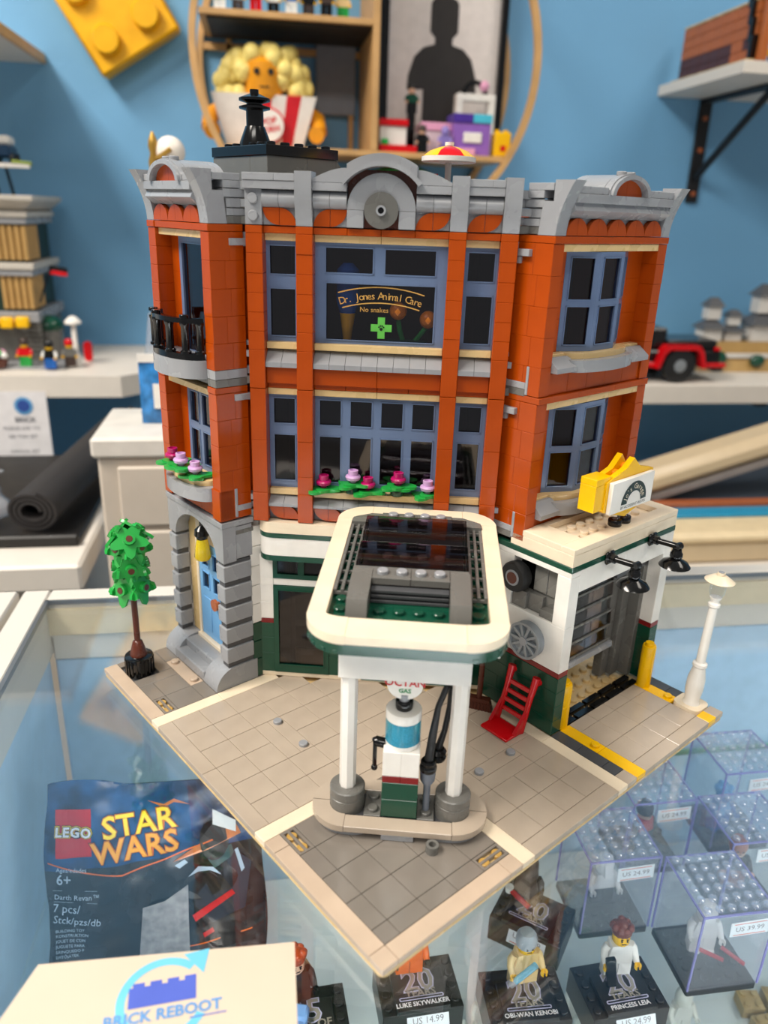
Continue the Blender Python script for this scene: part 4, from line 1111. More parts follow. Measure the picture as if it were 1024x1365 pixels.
MB().cyl((0, -0.64, 0), 0.40, 0.7, 18, 'y').build('hub_cap', BROWN, ty, scale=S)

# ------------------------------------------------------------------ garage wall lamps
for (x, lab) in ((23.75, 'black wall lamp over the garage door beside the forecourt corner'), (28.8, 'black wall lamp over the garage door beside the street lamp end')):
    l_ = mth('wall_lamp', lab, 'wall lamp', x, 6.0, 12.76)
    MB().box(-0.45, 0.45, -0.3, -0.02, -0.45, 0.45, 0.12).build('wall_plate', BLACK, l_, scale=S)
    MB().tube([(0, -0.3, 0), (0, -0.6, 0)], 0.3, 10).build('arm_socket', BLACK, l_, scale=S)
    mb = MB().tube([(0, -0.5, 0), (0.25, -1.9, 0.0)], 0.2, 10); mb.tube([(0.05, -1.9, 0), (0.5, -1.95, 0)], 0.26, 10); mb.build('arm', BLACK, l_, scale=S)
    MB().lathe([(0.3, -0.2), (0.34, -0.4), (0.42, -0.5), (0.42, -0.75), (0.3, -0.85)][::-1], (0.25, -1.9, 0), 16).build('lamp_neck', BLACK, l_, scale=S)
    MB().lathe([(0.3, -0.85), (0.45, -0.95), (0.85, -1.15), (1.05, -1.42), (1.0, -1.42), (0.4, -1.1)], (0.25, -1.9, 0), 26).build('lamp_shade', BLACK, l_, scale=S)
    MB().lathe([(0.05, -1.48), (0.9, -1.46), (0.9, -1.40), (0.3, -1.2)], (0.25, -1.9, 0), 20).build('lamp_disc', YELLOW, l_, scale=S)

# ------------------------------------------------------------------ roof sign of the garage
sn = mth('roof_sign', 'yellow arrow-backed garage sign with white face on the flat roof', 'sign', 26.2, 7.0, 14.16)
for (x, m_) in ((-0.55, 0), (0.5, 0)):
    MB().lathe([(0.44, 0), (0.46, .05), (0.46, 0.4), (0.42, 0.45)], (x, 0, 0), 16).build('foot_ring', BLACK, sn, scale=S)
    MB().lathe([(0.28, 0.45), (0.28, 1.2)], (x, 0, 0), 12).build('clear_post', TCLEAR, sn, scale=S)
MB().prism([(-2.6, 1.4), (0.0, 0.6), (2.6, 1.4), (2.7, 3.5), (1.0, 3.9), (0.2, 4.6), (-0.6, 4.0), (-2.6, 3.4)], -0.3, 0.1, 'xz').build('sign_back', YELLOW, sn, scale=S)
MB().prism([(-2.6, 1.4), (2.4, 1.4), (2.6, 3.3), (0.9, 3.6), (0.0, 4.7), (-0.9, 3.9), (-2.6, 3.4)], 0.5, 0.9, 'xz').build('sign_back', YELLOW, sn, scale=S)
MB().box(-2.5, 2.4, 0.1, 0.5, 1.4, 3.2, .03).build('sign_core', mat('bright_orange_plastic', '#F58A0A', 0.25), sn, scale=S)
for k in range(3): MB().tube([(-1.6+k*.9, 0.1, 3.2+k*.3), (-1.6+k*.9, 0.5, 3.2+k*.3)], 0.32, 10).build('sign_pin', mat('bright_orange_plastic', '#F58A0A'), sn, scale=S)
pc(sn, 'end_block', YELLOW, -3.6, -2.0, -0.2, 1.0, 1.55, 3.3); pc(sn, 'end_block', YELLOW, -3.6, -2.0, -0.2, 1.0, 3.31, 3.75)
fc = MB().box(-2.35, 2.45, -0.62, -0.3, 1.25, 3.4, 0.04).build('sign_face', WHITE, sn, scale=S)
fm = Matrix.Translation((0.25, -0.635, 1.66)) @ UP
NAVY = mat('dark_green_print', '#12302E', 0.4)
mb = arc_line(0, 0, 1.12, 2, 178, 0.66, 24)
o = bpy.data.objects.new('arch_mark', mb_flat(mb, 'arch_mark', NAVY, fm, S)); col.objects.link(o); o.parent = fc
lettering(arc_text("Jo's Garage", 0, 0, 1.1, 90, 0.52, 14.0), 'lettering', CREAM, fc, fm @ Matrix.Translation((0, 0, 0.012)), S)
lettering([('BY ACCIDENT WE FIX', 0.0, -0.17, 0.29)], 'lettering', NAVY, fc, fm, S)

# ------------------------------------------------------------------ flowers on the sills
def flower_mb():
    mb = MB().lathe([(0.2, 0.0), (0.25, 0.12), (0.46, 0.22), (0.52, 0.4), (0.46, 0.5), (0.32, 0.52), (0.34, 0.85), (0.24, 0.87), (0.24, 0.7)], n=15); return mb
def leafplate_mb():
    pts = []
    for i in range(24):
        a = 2*PI*i/24; r = 0.74+0.24*math.cos(3*a); pts.append((r*math.cos(a)*1.15, r*math.sin(a)))
    return MB().prism(pts, 0, 0.18, 'xy')
def flower(fr, x, y, z, m_, lab, stem):
    ca, sa = math.cos(fr[2]), math.sin(fr[2])
    f_ = mth('toy_flower', lab, 'toy flower', fr[0]+ca*x-sa*y, fr[1]+sa*x+ca*y, z, fr[2], 'flowers on the window sills')
    z0 = 0.0
    if stem:
        MB().lathe([(0.4, 0), (0.46, .1), (0.46, 0.4), (0.4, .45)], n=16).build('pot', DGREEN if stem == 1 else TAN, f_, scale=S); z0 = 0.45
    sh(('lplate',), leafplate_mb, 'leaves', GREEN, f_, (-0.15, -0.05, z0), random.uniform(-.4, .4))
    sh(('lplate',), leafplate_mb, 'leaves', GREEN, f_, (0.3, 0.1, z0+.1), random.uniform(1.2, 2.0))
    sh(('bloom', m_.name), flower_mb, 'bloom', m_, f_, (0.05, 0, z0+.28))
for (s, m_, st) in ((-3.4, MAGENTA, 0), (-1.45, LAVENDER, 1), (-0.45, MAGENTA, 0), (1.55, MAGENTA, 1), (3.5, LAVENDER, 0)):
    nm = 'magenta' if m_ is MAGENTA else 'pale lavender'
    flower(FA, s, 0.55, 15.5, m_, {-3.4: 'magenta toy flower low on the facade sill beside the second pillar', -1.45: 'lavender toy flower in a green pot on the long facade sill', -0.45: 'magenta toy flower low beside the lavender potted one', 1.55: 'magenta toy flower in a green pot on the long facade sill', 3.5: 'lavender toy flower low on the facade sill beside the third pillar'}[s], st)
for (x, y, z, m_, lab, st) in ((2.9, -0.75, 15.92, MAGENTA, 'magenta toy flower on the curved sill above the arched door', 2), (4.3, -0.85, 15.92, LAVENDER, 'pale lavender toy flower on the curved sill above the arched door', 2), (5.2, -0.3, 15.92, LAVENDER, 'low lavender toy flower tucked beside the pillar above the arched door', 0)):
    flower(LW, x, y, z, m_, lab, st)

# ------------------------------------------------------------------ roof terrace: parasol and red chairs
ca = fac2m(3.7, -5)
ps = mth('parasol', 'toy parasol with blue, red and yellow segments on the roof terrace', 'parasol', ca[0], ca[1], 32.4)
MB().lathe([(0.5, 0), (0.5, .2), (0.2, .25), (0.2, 3.7)], n=12).build('pole', WHITE, ps, scale=S)
MB().lathe([(1.6, 3.55), (1.68, 3.6), (1.68, 3.86), (1.6, 3.88)], n=32).build('canopy_rim', WHITE, ps, scale=S)
for k in range(6):
    mm = (RED, YELLOW, WHITE, BLUE, RED, YELLOW)[k]
    MB().lathe([(1.62, 3.88), (1.2, 4.2), (0.6, 4.42), (0.15, 4.5)], n=6, a0=R(k*60+200), a1=R(k*60+260)).build('canopy_segment', mm, ps, scale=S)
MB().lathe([(0.28, 4.5), (0.28, 4.7)], n=12).build('finial', WHITE, ps, scale=S)
for (s, t, lab) in ((2.6, -4.4, 'red toy chair beside the cornice arch on the roof terrace'), (5.9, -5.2, 'red toy chair beyond the parasol on the roof terrace')):
    x, y = fac2m(s, t)
    rc = mth('roof_chair', lab, 'toy chair', x, y, 32.4, D45)
    pc(rc, 'seat', RED, -.5, .5, -.5, .5, 0.6, 0.9); pc(rc, 'backrest', RED, -.5, .5, .35, .55, 0.9, 2.9 if s < 4 else 2.6)
    for (lx, ly) in ((-.4, -.4), (.4, -.4), (-.4, .4), (.4, .4)): pc(rc, 'leg', RED, lx-.08, lx+.08, ly-.08, ly+.08, 0, .6, .01)

# ------------------------------------------------------------------ inside the vet's window: orange blooms and blue bird
x, y = fac2m(1.7, -1.95)
vf = mth('potted_flowers', 'two orange toy flowers on green stems inside the lettered window', 'toy flower', x, y, 22.6, D45)
MB().prism(rrect(-1.3, 1.3, -.4, .4, .3, 4), 0, 2.9, 'xy').build('planter', DGREEN, vf, scale=S)
for (dx, h) in ((-.6, 1.75), (1.3, 1.3)):
    MB().tube([(dx*.4, 0, 2.8), (dx*.8, -.1, 3.5), (dx, -.2, 2.6+h)], .16, 8).build('stem', GREEN, vf, scale=S)
    MB().ball((dx, -.25, 2.9+h), .55, 12, 8).build('bloom', mat('soft_orange_plastic', '#F0901E', .3), vf, scale=S)
x, y = fac2m(-2.1, -1.95)
vb = mth('toy_parrot', 'blue and yellow toy bird shape inside the lettered window', 'toy bird', x, y, 22.6, D45)
MB().lathe([(0.5, 0), (0.5, 2.6)], n=10).build('perch', DGREY, vb, scale=S)
MB().lathe([(0.25, 2.6), (0.35, 3.4), (0.5, 4.4)], n=10).build('tail', YELLOW, vb, scale=S)
MB().lathe([(0.5, 4.4), (0.75, 5.2), (0.7, 7.0), (0.3, 7.4)], n=12).build('bird_body', BLUE, vb, scale=S)
# ------------------------------------------------------------------ toy figures (frame: faces -y, studs)
def fig_meshes():
    d = {}
    d['leg'] = MB().prism([(-0.55, 0), (0.48, 0), (0.48, 1.5), (-0.4, 1.5), (-0.4, 0.32), (-0.55, 0.32)], -0.47, 0.47, 'yz')
    d['hips'] = MB().box(-0.97, 0.97, -0.42, 0.42, 1.5, 1.75, 0.04)
    d['torso'] = MB().add([(-.97, -.45, 1.76), (.97, -.45, 1.76), (.97, .45, 1.76), (-.97, .45, 1.76), (-.7, -.45, 3.25), (.7, -.45, 3.25), (.7, .45, 3.25), (-.7, .45, 3.25)], [(0, 3, 2, 1), (4, 5, 6, 7), (0, 1, 5, 4), (1, 2, 6, 5), (2, 3, 7, 6), (3, 0, 4, 7)])
    d['arm'] = MB().tube([(0, 0, 0), (0.24, -0.05, -0.35), (0.34, -0.3, -0.8), (0.34, -0.7, -1.05)], [.3, .3, .26, .22], 10)
    hm = MB().lathe([(0.13, 0), (0.13, 0.22)], (0.34, -0.72, -1.1), 8, 'z')
    o = [(0.34+.25*math.cos(R(t)), -0.95+.25*math.sin(R(t))) for t in range(-60, 241, 30)]; i_ = [(0.34+.13*math.cos(R(t)), -0.95+.13*math.sin(R(t))) for t in range(-60, 241, 30)]
    hm.strip(o, i_, -1.28, -0.95, 'xy'); d['hand'] = hm
    d['head'] = MB().lathe([(0.4, 3.25), (0.55, 3.32), (0.63, 3.45), (0.63, 4.25), (0.55, 4.38), (0.3, 4.4), (0.3, 4.58)], n=18)
    f = MB()
    for sx in (-.2, .2): f.cyl((sx, -0.66, 3.92), .07, .06, 10, 'y')
    f.box(-.17, .17, -.655, -.6, 3.62, 3.67); f.box(-.3, -.1, -.655, -.6, 4.06, 4.1); f.box(.1, .3, -.655, -.6, 4.06, 4.1)
    d['face'] = f
    h = MB().lathe([(0.72, 3.75), (0.78, 4.1), (0.74, 4.5), (0.5, 4.85), (0.1, 4.92)], (0, 0.08, 0), 16); d['cap'] = h
    h = MB(); h.ball((0, .1, 4.35), .78, 14, 8, (1, 1, .78))
    for k in range(9): h.ball((0.62*math.cos(k*.7), .1+.5*math.sin(k*.7), 4.45+.12*(k % 3)), .3, 8, 6)
    d['tousled'] = h
    h = MB(); h.ball((0, .1, 4.4), .75, 14, 8, (1, 1, .75)); h.ball((-.72, .05, 4.1), .42, 12, 8, (.7, 1, 1)); h.ball((.72, .05, 4.1), .42, 12, 8, (.7, 1, 1)); d['side_buns'] = h
    d['helmet'] = MB().lathe([(0.5, 3.3), (0.72, 3.4), (0.76, 3.9), (0.72, 4.4), (0.45, 4.75), (0.1, 4.82)], n=16)
    m_ = MB().lathe([(0.5, 3.3), (0.7, 3.45), (0.72, 4.2), (0.6, 4.7), (0.2, 4.95)], n=14); m_.prism([(-1.0, 3.3), (-0.5, 3.3), (-0.5, 4.5), (-0.75, 4.3)], -.34, .34, 'yz'); d['muzzle_mask'] = m_
    d['cape'] = MB().prism([(-.95, 3.2), (.95, 3.2), (1.5, 1.9), (1.25, 0.3), (.4, 0.0), (-.4, 0.0), (-1.25, 0.3), (-1.5, 1.9)], 0.5, 0.58, 'xz')
    return d
FIG = None
def figure(loc, rz, label, cat, legs, torso, arms, hands, head, top=None, topm=None, group=None, face=True, scale=S, parent_only=False, name='toy_figure'):
    global FIG
    if FIG is None: FIG = fig_meshes()
    f = tag(empty(name, loc, rz), label, cat, group)
    def a(nm, key, m_, lc=(0, 0, 0), rot=None):
        return sh(('fig', key, m_.name, scale), lambda: FIG[key], nm, m_, f, lc, rot=rot, scale=scale) if scale == S else FIG[key].build(nm, m_, f, tuple(scale*x for x in lc), scale=scale, rot=rot)
    for sx in (-.5, .5): a('leg', 'leg', legs, (sx, 0, 0))
    a('hips', 'hips', legs); a('torso', 'torso', torso); a('head', 'head', head)
    for sx in (-1, 1):
        sc = Matrix.Scale(-1, 4, (1, 0, 0))
        k = 'arm' if sx > 0 else 'arm_l'; k2 = 'hand' if sx > 0 else 'hand_l'
        if sx < 0 and 'arm_l' not in FIG:
            FIG['arm_l'] = MB().add(FIG['arm'].v, FIG['arm'].f, sc); FIG['hand_l'] = MB().add(FIG['hand'].v, FIG['hand'].f, sc)
        a('arm', k, arms, (sx*.82, 0, 2.95)); a('hand', k2, hands, (sx*.82, 0, 2.95))
    if face: a('face_print', 'face', PRINTK)
    if top: a('headgear' if top in ('helmet', 'cap', 'muzzle_mask') else 'hair', top, topm)
    return f

CREAMF = mat('cream_figure_plastic', '#DDC388', 0.3); WHITEF = mat('white_figure_plastic', '#E4E4E0', 0.3)
REDHAIR = mat('ginger_plastic', '#A9431A', 0.35); BRNHAIR = mat('auburn_plastic', '#6E3426', 0.3); GREYHAIR = mat('grey_hair_plastic', '#97A4AC', 0.3)
FLESHL = mat('light_skin_plastic', '#E4B79A', 0.3); ORSUIT = mat('orange_suit_plastic', '#EE6A12', 0.3); BRNS = mat('dark_brown_plastic', '#3B2C26', 0.35)
CLOTH = mat('beige_cloth', '#9C9070', 0.9, bump=0.5, bscale=900)
SILVERP = mat('silver_print', '#9A968C', 0.35, metal=0.3); PALEP = mat('pale_violet_print', '#B7B7D6', 0.4); WHITEP = mat('white_print', '#E2E2E6', 0.45)
PAPER = mat('label_paper', '#E2EAF0', 0.6); REDLINE = mat('label_red_line', '#D4604A', 0.6); INKG = mat('grey_ink', '#7A7C82', 0.6)
SABER = thin_glass('clear_saber_blue', (0.35, 0.75, 0.9), 0.06, 0.1, (0.2, 0.6, 0.8), 0.6); SABERR = thin_glass('clear_saber_red', (0.7, 0.1, 0.1), 0.06, 0.1, (0.6, 0.03, 0.05), 0.7)
def price(parent, mtx, text, w_=3.0, h_=1.3):
    """printed price label in the local xy plane of mtx (studs)"""
    p_ = bpy.data.objects.new('price_label', MB().box(-w_/2, w_/2, -h_/2, h_/2, 0, 0.06, 0, mtx).mesh('price_label', PAPER, S, 0)); col.objects.link(p_); p_.parent = parent
    mb = MB()
    for y in (-h_*.4, h_*.4): mb.add([(-w_*.42, y-.03, .07), (w_*.42, y-.03, .07), (w_*.42, y+.03, .07), (-w_*.42, y+.03, .07)], [(0, 1, 2, 3)])
    o = bpy.data.objects.new('red_line', mb_flat(mb, 'red_line', REDLINE, mtx, S)); col.objects.link(o); o.parent = p_
    lettering([(text, 0, 0, .62)], 'lettering', INKG, p_, mtx @ Matrix.Translation((0, 0, .07)), S)

SHZ = 0.7795
STB = mat('satin_black_plastic', '#1B1A1C', 0.32)
def stand(cx, cy, rz, label, name_text, big='20', tagtext='US 14.99'):
    st = tag(empty('display_stand', (cx, cy, SHZ), rz), label, 'display stand')
    MB().box(-2.9, 2.9, -2.1, 2.1, 0, 2.4, 0.05).build('stand_block', STB, st, scale=S)
    MB().box(-1.9, 1.9, -2.1, 0.9, 2.4, 2.75, 0.03).build('name_plate', STB, st, scale=S)
    for x in (-2.4, 2.4):
        for y in (-1.5, -.5, .5, 1.5): stud(st, STB, x, y, 2.4)
    m_ = Matrix.Translation((0, 0, 2.77))
    lettering([(big, 0.0, 0.0, 2.35, 0.09)], 'emblem_outline', PALEP, st, m_, S)
    lettering([(big, 0.0, 0.0, 2.3, 0.02)], 'emblem', SILVERP, st, m_ @ Matrix.Translation((0, 0, .02)), S)
    lettering([('YEARS' if big == '20' else 'YEARS OF', 0.0, -0.92, 0.78, 0.02)], 'emblem', SILVERP, st, m_ @ Matrix.Translation((0, 0, .02)), S)
    mb = MB().ring(rrect(-1.6, 1.6, -1.38, -1.12, .1, 3), rrect(-1.52, 1.52, -1.32, -1.18, .05, 3), 0, .02, 'xy', m_); mb.build('emblem_frame', PALEP, st, scale=S)
    if name_text: lettering([(name_text, 0, -1.7, 0.46, 0.012)], 'lettering', WHITEP, st, m_ @ Matrix.Translation((0, 0, .02)), S)
    if tagtext: price(st, Matrix.Translation((0.3, -2.2, 1.75)) @ Matrix.Rotation(R(62), 4, 'X'), tagtext, 3.0, 1.35)
    return st
ZF = SHZ+2.4*S
stand(0.080, 0.3105, R(2), 'black display stand printed 20 years under the orange suited figure', 'LUKE SKYWALKER')
figure((0.076, 0.319, ZF), R(0), 'toy figure in an orange suit with a blue tool on a black stand', 'toy figure', ORSUIT, ORSUIT, ORSUIT, BLACK, FLESH, 'cap', WHITEF)
stand(0.1395, 0.2965, R(-2), 'black display stand printed 20 years under the grey haired figure', 'OBI-WAN KENOBI')
f_ = figure((0.1405, 0.3045, ZF), R(4), 'cream robed toy figure with grey hair and a clear blue blade', 'toy figure', CREAMF, CREAMF, CREAMF, FLESH, FLESH, 'cap', GREYHAIR)
mb = MB().tube([(-1.1, -1.1, 1.7), (.2, -1.35, 3.3)], .24, 10); mb.build('blade', SABER, f_, scale=S)
MB().tube([(-1.35, -1.0, 1.35), (-1.05, -1.1, 1.75)], .26, 10).build('blade_hilt', SILVER, f_, scale=S)
stand(0.196, 0.2945, R(3), 'black display stand printed 20 years under the auburn haired figure', 'PRINCESS LEIA', tagtext='US 24.99')
f_ = figure((0.197, 0.303, ZF), R(-4), 'white toy figure with rounded auburn hair holding a black tool', 'toy figure', WHITEF, WHITEF, WHITEF, FLESH, FLESH, 'tousled', BRNHAIR)
MB().box(-1.0, -.3, -1.35, -.95, .4, 3.1, .06, Matrix.Rotation(R(-8), 4, 'Y')).build('black_tool', BLACK, f_, scale=S)
MB().lathe([(0.4, 0), (0.42, .3)], (-.75, -1.15, 0.0), 12).build('tool_tip', SABER, f_, scale=S)
stand(0.015, 0.2995, R(3), 'black display stand printed 25 years beside the white card', '', '25', None)
f_ = figure((0.010, 0.3085, ZF), R(14), 'ginger haired toy figure in a beige cloth cape', 'toy figure', BRNS, BRNS, BRNS, BLACK, FLESHL, 'tousled', REDHAIR)
FIG['cape'].build('cape', CLOTH, f_, scale=S)
LB = mat('sky_blue_plastic', '#6FA4E0', 0.3)
rbt = tag(empty('toy_robot', (0.002, 0.288, SHZ+2.76*S), R(5)), 'small sky blue toy robot lying on the 25 years stand', 'toy robot')
MB().box(-.7, .7, -1.2, .9, 0, .8, .06).build('robot_body', LB, rbt, scale=S)
MB().box(.3, 1.5, .7, 1.9, 0, .9, .2, Matrix.Rotation(R(-20), 4, 'Z')).build('robot_head', LB, rbt, scale=S)
MB().cyl((.6, 1.0, .9), .3, .05, 14).build('robot_eye', BLACK, rbt, scale=S)
stand(0.163, 0.350, R(-38), 'black display stand turned askew behind the grey haired figure', '', '20', 'US 14.99')
f_ = figure((0.160, 0.358, ZF), R(-30), 'dark brown toy figure with a red blade under the base board edge', 'toy figure', BRNS, BRNS, BLACK, BLACK, WHITEF, 'helmet', BRNS)
MB().tube([(-1.1, -1.1, 2.0), (0.6, -1.9, 1.7)], .22, 8).build('blade', SABERR, f_, scale=S)
MB().lathe([(.3, 0), (.34, .5)], (-1.2, -1.05, 1.8), 10).build('blade_hilt', WHITEF, f_, scale=S)

# clear acrylic figure boxes with studded lids
ACR = thin_glass('clear_acrylic', (0.965, 0.97, 0.985), 0.05, 0.02, (0.75, 0.8, 0.95), 0.045)
EDGE = thin_glass('acrylic_edge', (0.50, 0.48, 0.80), 0.10, 0.1, (0.45, 0.42, 0.85), 0.45)
LIDS = thin_glass('clear_lid_stud', (0.9, 0.93, 1.0), 0.13, 0.1, (0.85, 0.88, 1.0), 0.16)
BASEM = mat('black_base_plastic', '#1D1C1D', 0.4)
def acrylic(x0, y0, w_, d_, h_, label, tagtext, nx=6, ny=6):
    b_ = tag(empty('acrylic_box', (x0+w_/2, y0+d_/2, SHZ), 0), label, 'display box', 'clear boxes in the case')
    hw, hd = w_/2, d_/2; t = 0.0012
    MB().box(-hw, hw, -hd, hd, 0.0002, 0.006, 0.001).build('base', BASEM, b_)
    for i in range(5):
        for j in range(5): sh(('stud', BASEM.name), stud_mb, 'base_stud', BASEM, b_, ((-2+i)*1.0, (-2+j)*1.0, 0.75))
    MB().box(-hw, hw, -hd, -hd+t, 0.006, h_).build('front_pane', ACR, b_); MB().box(-hw, hw, hd-t, hd, 0.006, h_).build('back_pane', ACR, b_)
    MB().box(-hw, -hw+t, -hd+t, hd-t, 0.006, h_).build('side_pane', ACR, b_); MB().box(hw-t, hw, -hd+t, hd-t, 0.006, h_).build('side_pane', ACR, b_)
    MB().box(-hw, hw, -hd, hd, h_, h_+t).build('lid', ACR, b_)
    e = 0.0005
    for sx in (-1, 1):
        for sy in (-1, 1): MB().box(sx*hw-e, sx*hw+e, sy*hd-e, sy*hd+e, 0.006, h_+t).build('corner_edge', EDGE, b_)
    for sy in (-1, 1): MB().box(-hw+e, hw-e, sy*hd-e, sy*hd+e, h_, h_+2*e).build('lid_edge', EDGE, b_); MB().box(sy*hw-e, sy*hw+e, -hd+e, hd-e, h_, h_+2*e).build('lid_edge', EDGE, b_)
    for i in range(nx):
        for j in range(ny):
            sh(('lidstud',), lambda: MB().lathe([(0.3, 0), (0.3, .2), (.22, .24)], n=12), 'lid_stud', LIDS, b_, ((-hw+w_*(i+.5)/nx)/S, (-hd+d_*(j+.5)/ny)/S, (h_+t)/S))
    if tagtext: price(b_, Matrix.Translation((0.9, -hd/S-.06, h_/S-1.25)) @ Matrix.Rotation(R(90), 4, 'X') @ Matrix.Rotation(R(3), 4, 'Z'), tagtext, 3.0, 1.3)
    return b_
acrylic(0.193, 0.342, 0.0465, 0.043, 0.064, 'clear box with a long-muzzled white figure inside', 'US 24.99')
figure((0.216, 0.3655, SHZ+.0061), R(0), 'white toy figure with a long-muzzled mask inside a clear box', 'toy figure', BASEM, WHITEF, WHITEF, WHITEF, WHITEF, 'muzzle_mask', WHITEF, face=False)
acrylic(0.242, 0.296, 0.0455, 0.045, 0.064, 'clear box with a white figure holding red blades inside', 'US 39.99')
f_ = figure((0.2645, 0.3225, SHZ+.0061), R(-10), 'white helmeted toy figure with two red blades inside a clear box', 'toy figure', WHITEF, WHITEF, WHITEF, WHITEF, WHITEF, 'helmet', WHITEF, face=False)
MB().tube([(1.1, -1.0, 1.4), (2.6, -2.0, .9)], .16, 8).build('blade', SABERR, f_, scale=S); MB().tube([(-.6, -1.2, 1.3), (1.0, -1.9, 1.1)], .16, 8).build('blade', SABERR, f_, scale=S)
acrylic(0.243, 0.387, 0.0455, 0.043, 0.064, 'clear box with a dark and red figure inside', 'US 24.99')
figure((0.266, 0.4095, SHZ+.0061), R(20), 'black and red toy figure inside a clear box', 'toy figure', BLACK, RED, BLACK, BLACK, FLESHL, 'cap', BLACK)
acrylic(0.291, 0.346, 0.0455, 0.0435, 0.064, 'clear box with a pinkish brown figure inside', 'US 29.99')
figure((0.314, 0.369, SHZ+.0061), R(-15), 'brown toy figure inside a clear box', 'toy figure', COPPER, BRNS, BRNS, FLESHL, FLESHL, 'cap', COPPER)
acrylic(0.317, 0.400, 0.0475, 0.045, 0.072, 'tall clear box with a bright blue figure inside', 'US 24.99')
figure((0.333, 0.419, SHZ+.0061), R(10), 'bright blue toy figure with rounded blue hair inside a clear box', 'toy figure', BLUE, LBLUE, BLUE, BLUE, BLUE, 'tousled', LBLUE)

# lower deck: green plates and a crowd of white helmeted figures
for (x0, x1, lab) in ((0.06, 0.125, 'green toy base plate on the lower deck under the 20 years stands'), (0.205, 0.255, 'green toy base plate on the lower deck under the clear boxes')):
    gp = tag(empty('green_plate', ((x0+x1)/2, 0.36, 0.6702)), lab, 'base plate')
    hw = (x1-x0)/2
    MB().box(-hw, hw, -0.11, -0.04, 0, 0.003, .0005).build('plate', GREEN, gp)
    for i in range(int((x1-x0)/.016)):
        for j in range(3): sh(('stud', GREEN.name), stud_mb, 'stud', GREEN, gp, ((-hw+.008+i*.016)/S, (-0.10+j*.022)/S, 0.375))
k = 0
for (x, y) in ((0.118, 0.372), (0.146, 0.368), (0.172, 0.374), (0.176, 0.345), (0.215, 0.366), (0.235, 0.352), (0.258, 0.350), (0.262, 0.372), (0.12, 0.345), (0.148, 0.34), (0.205, 0.34), (0.285, 0.35)):
    if 0.187 < x < 0.203: continue
    figure((x, y, 0.6735 if (0.06 < x < .125 or .205 < x < .255) else 0.6703), R(random.uniform(-15, 15)), 'white helmeted toy figure standing in a crowd on the lower deck', 'toy figure', WHITEF, WHITEF, WHITEF, WHITEF, WHITEF, 'helmet', WHITEF, 'white figures on the lower deck', face=False)
tanb = mat('khaki_plastic', '#B49A6C', .4)
for i in range(16):
    x = 0.345+0.022*(i % 4)+random.uniform(-.002, .002); y = 0.30+0.019*(i//4)
    o = empty('toy_brick', (x, y, 0.6703), random.uniform(-.3, .3)); tag(o, 'khaki toy brick lying loose on the lower deck', 'toy brick', 'khaki bricks on the lower deck')
    pc(o, 'body', tanb, -1, 1, -.95, .95, 0, 1.2)
    for sx in (-.5, .5):
        for sy in (-.5, .5): stud(o, tanb, sx, sy, 1.2)

# ------------------------------------------------------------------ foil toy bag leaning in the case
BW, BH = 0.130, 0.113
def bulge(u, v):
    a = math.sin(PI*min(1, max(0, u/BW))); b = math.sin(PI*min(1, max(0, v/BH)))
    return 0.005*a**0.6*b**0.6 + 0.0006*math.sin(u*210+v*90) + 0.0004*math.sin(v*300-u*120)
bag = tag(empty('toy_bag', (-0.0715, 0.3605, 0.7800), R(-1.0)), 'dark foil toy bag with red and yellow lettering in the glass case', 'toy bag')
TILT = R(69)
bmt = Matrix.Rotation(TILT, 4, 'X')      # local (u, v, out) -> leaning sheet
def bag_pt(u, v, lift=0.0):
    return bmt @ Vector((u-BW/2, v, bulge(u, v)+lift))
def bag_mesh():
    nx, ny = 40, 34; v = []; f = []
    for side in (1, -1):
        for j in range(ny+1):
            for i in range(nx+1):
                u = BW*i/nx; w_ = BH*j/ny
                topw = (0.004*math.sin(u*55+.6)-0.003) if j == ny else 0
                p = bmt @ Vector((u-BW/2+0.0015*math.sin(w_*70)*(1 if i in (0, nx) else 0), w_+topw, (bulge(u, w_) if side > 0 else -0.0006)))
                v.append(tuple(p))
    n = (nx+1)*(ny+1)
    for s_ in (0, n):
        for j in range(ny):
            for i in range(nx):
                a = s_+j*(nx+1)+i; f.append((a, a+1, a+nx+2, a+nx+1))
    for i in range(nx): f += [(i, i+1, n+i+1, n+i), (ny*(nx+1)+i, ny*(nx+1)+i+1, n+ny*(nx+1)+i+1, n+ny*(nx+1)+i)]
    for j in range(ny): f += [(j*(nx+1), (j+1)*(nx+1), n+(j+1)*(nx+1), n+j*(nx+1)), (j*(nx+1)+nx, (j+1)*(nx+1)+nx, n+(j+1)*(nx+1)+nx, n+j*(nx+1)+nx)]
    return MB().add(v, f)
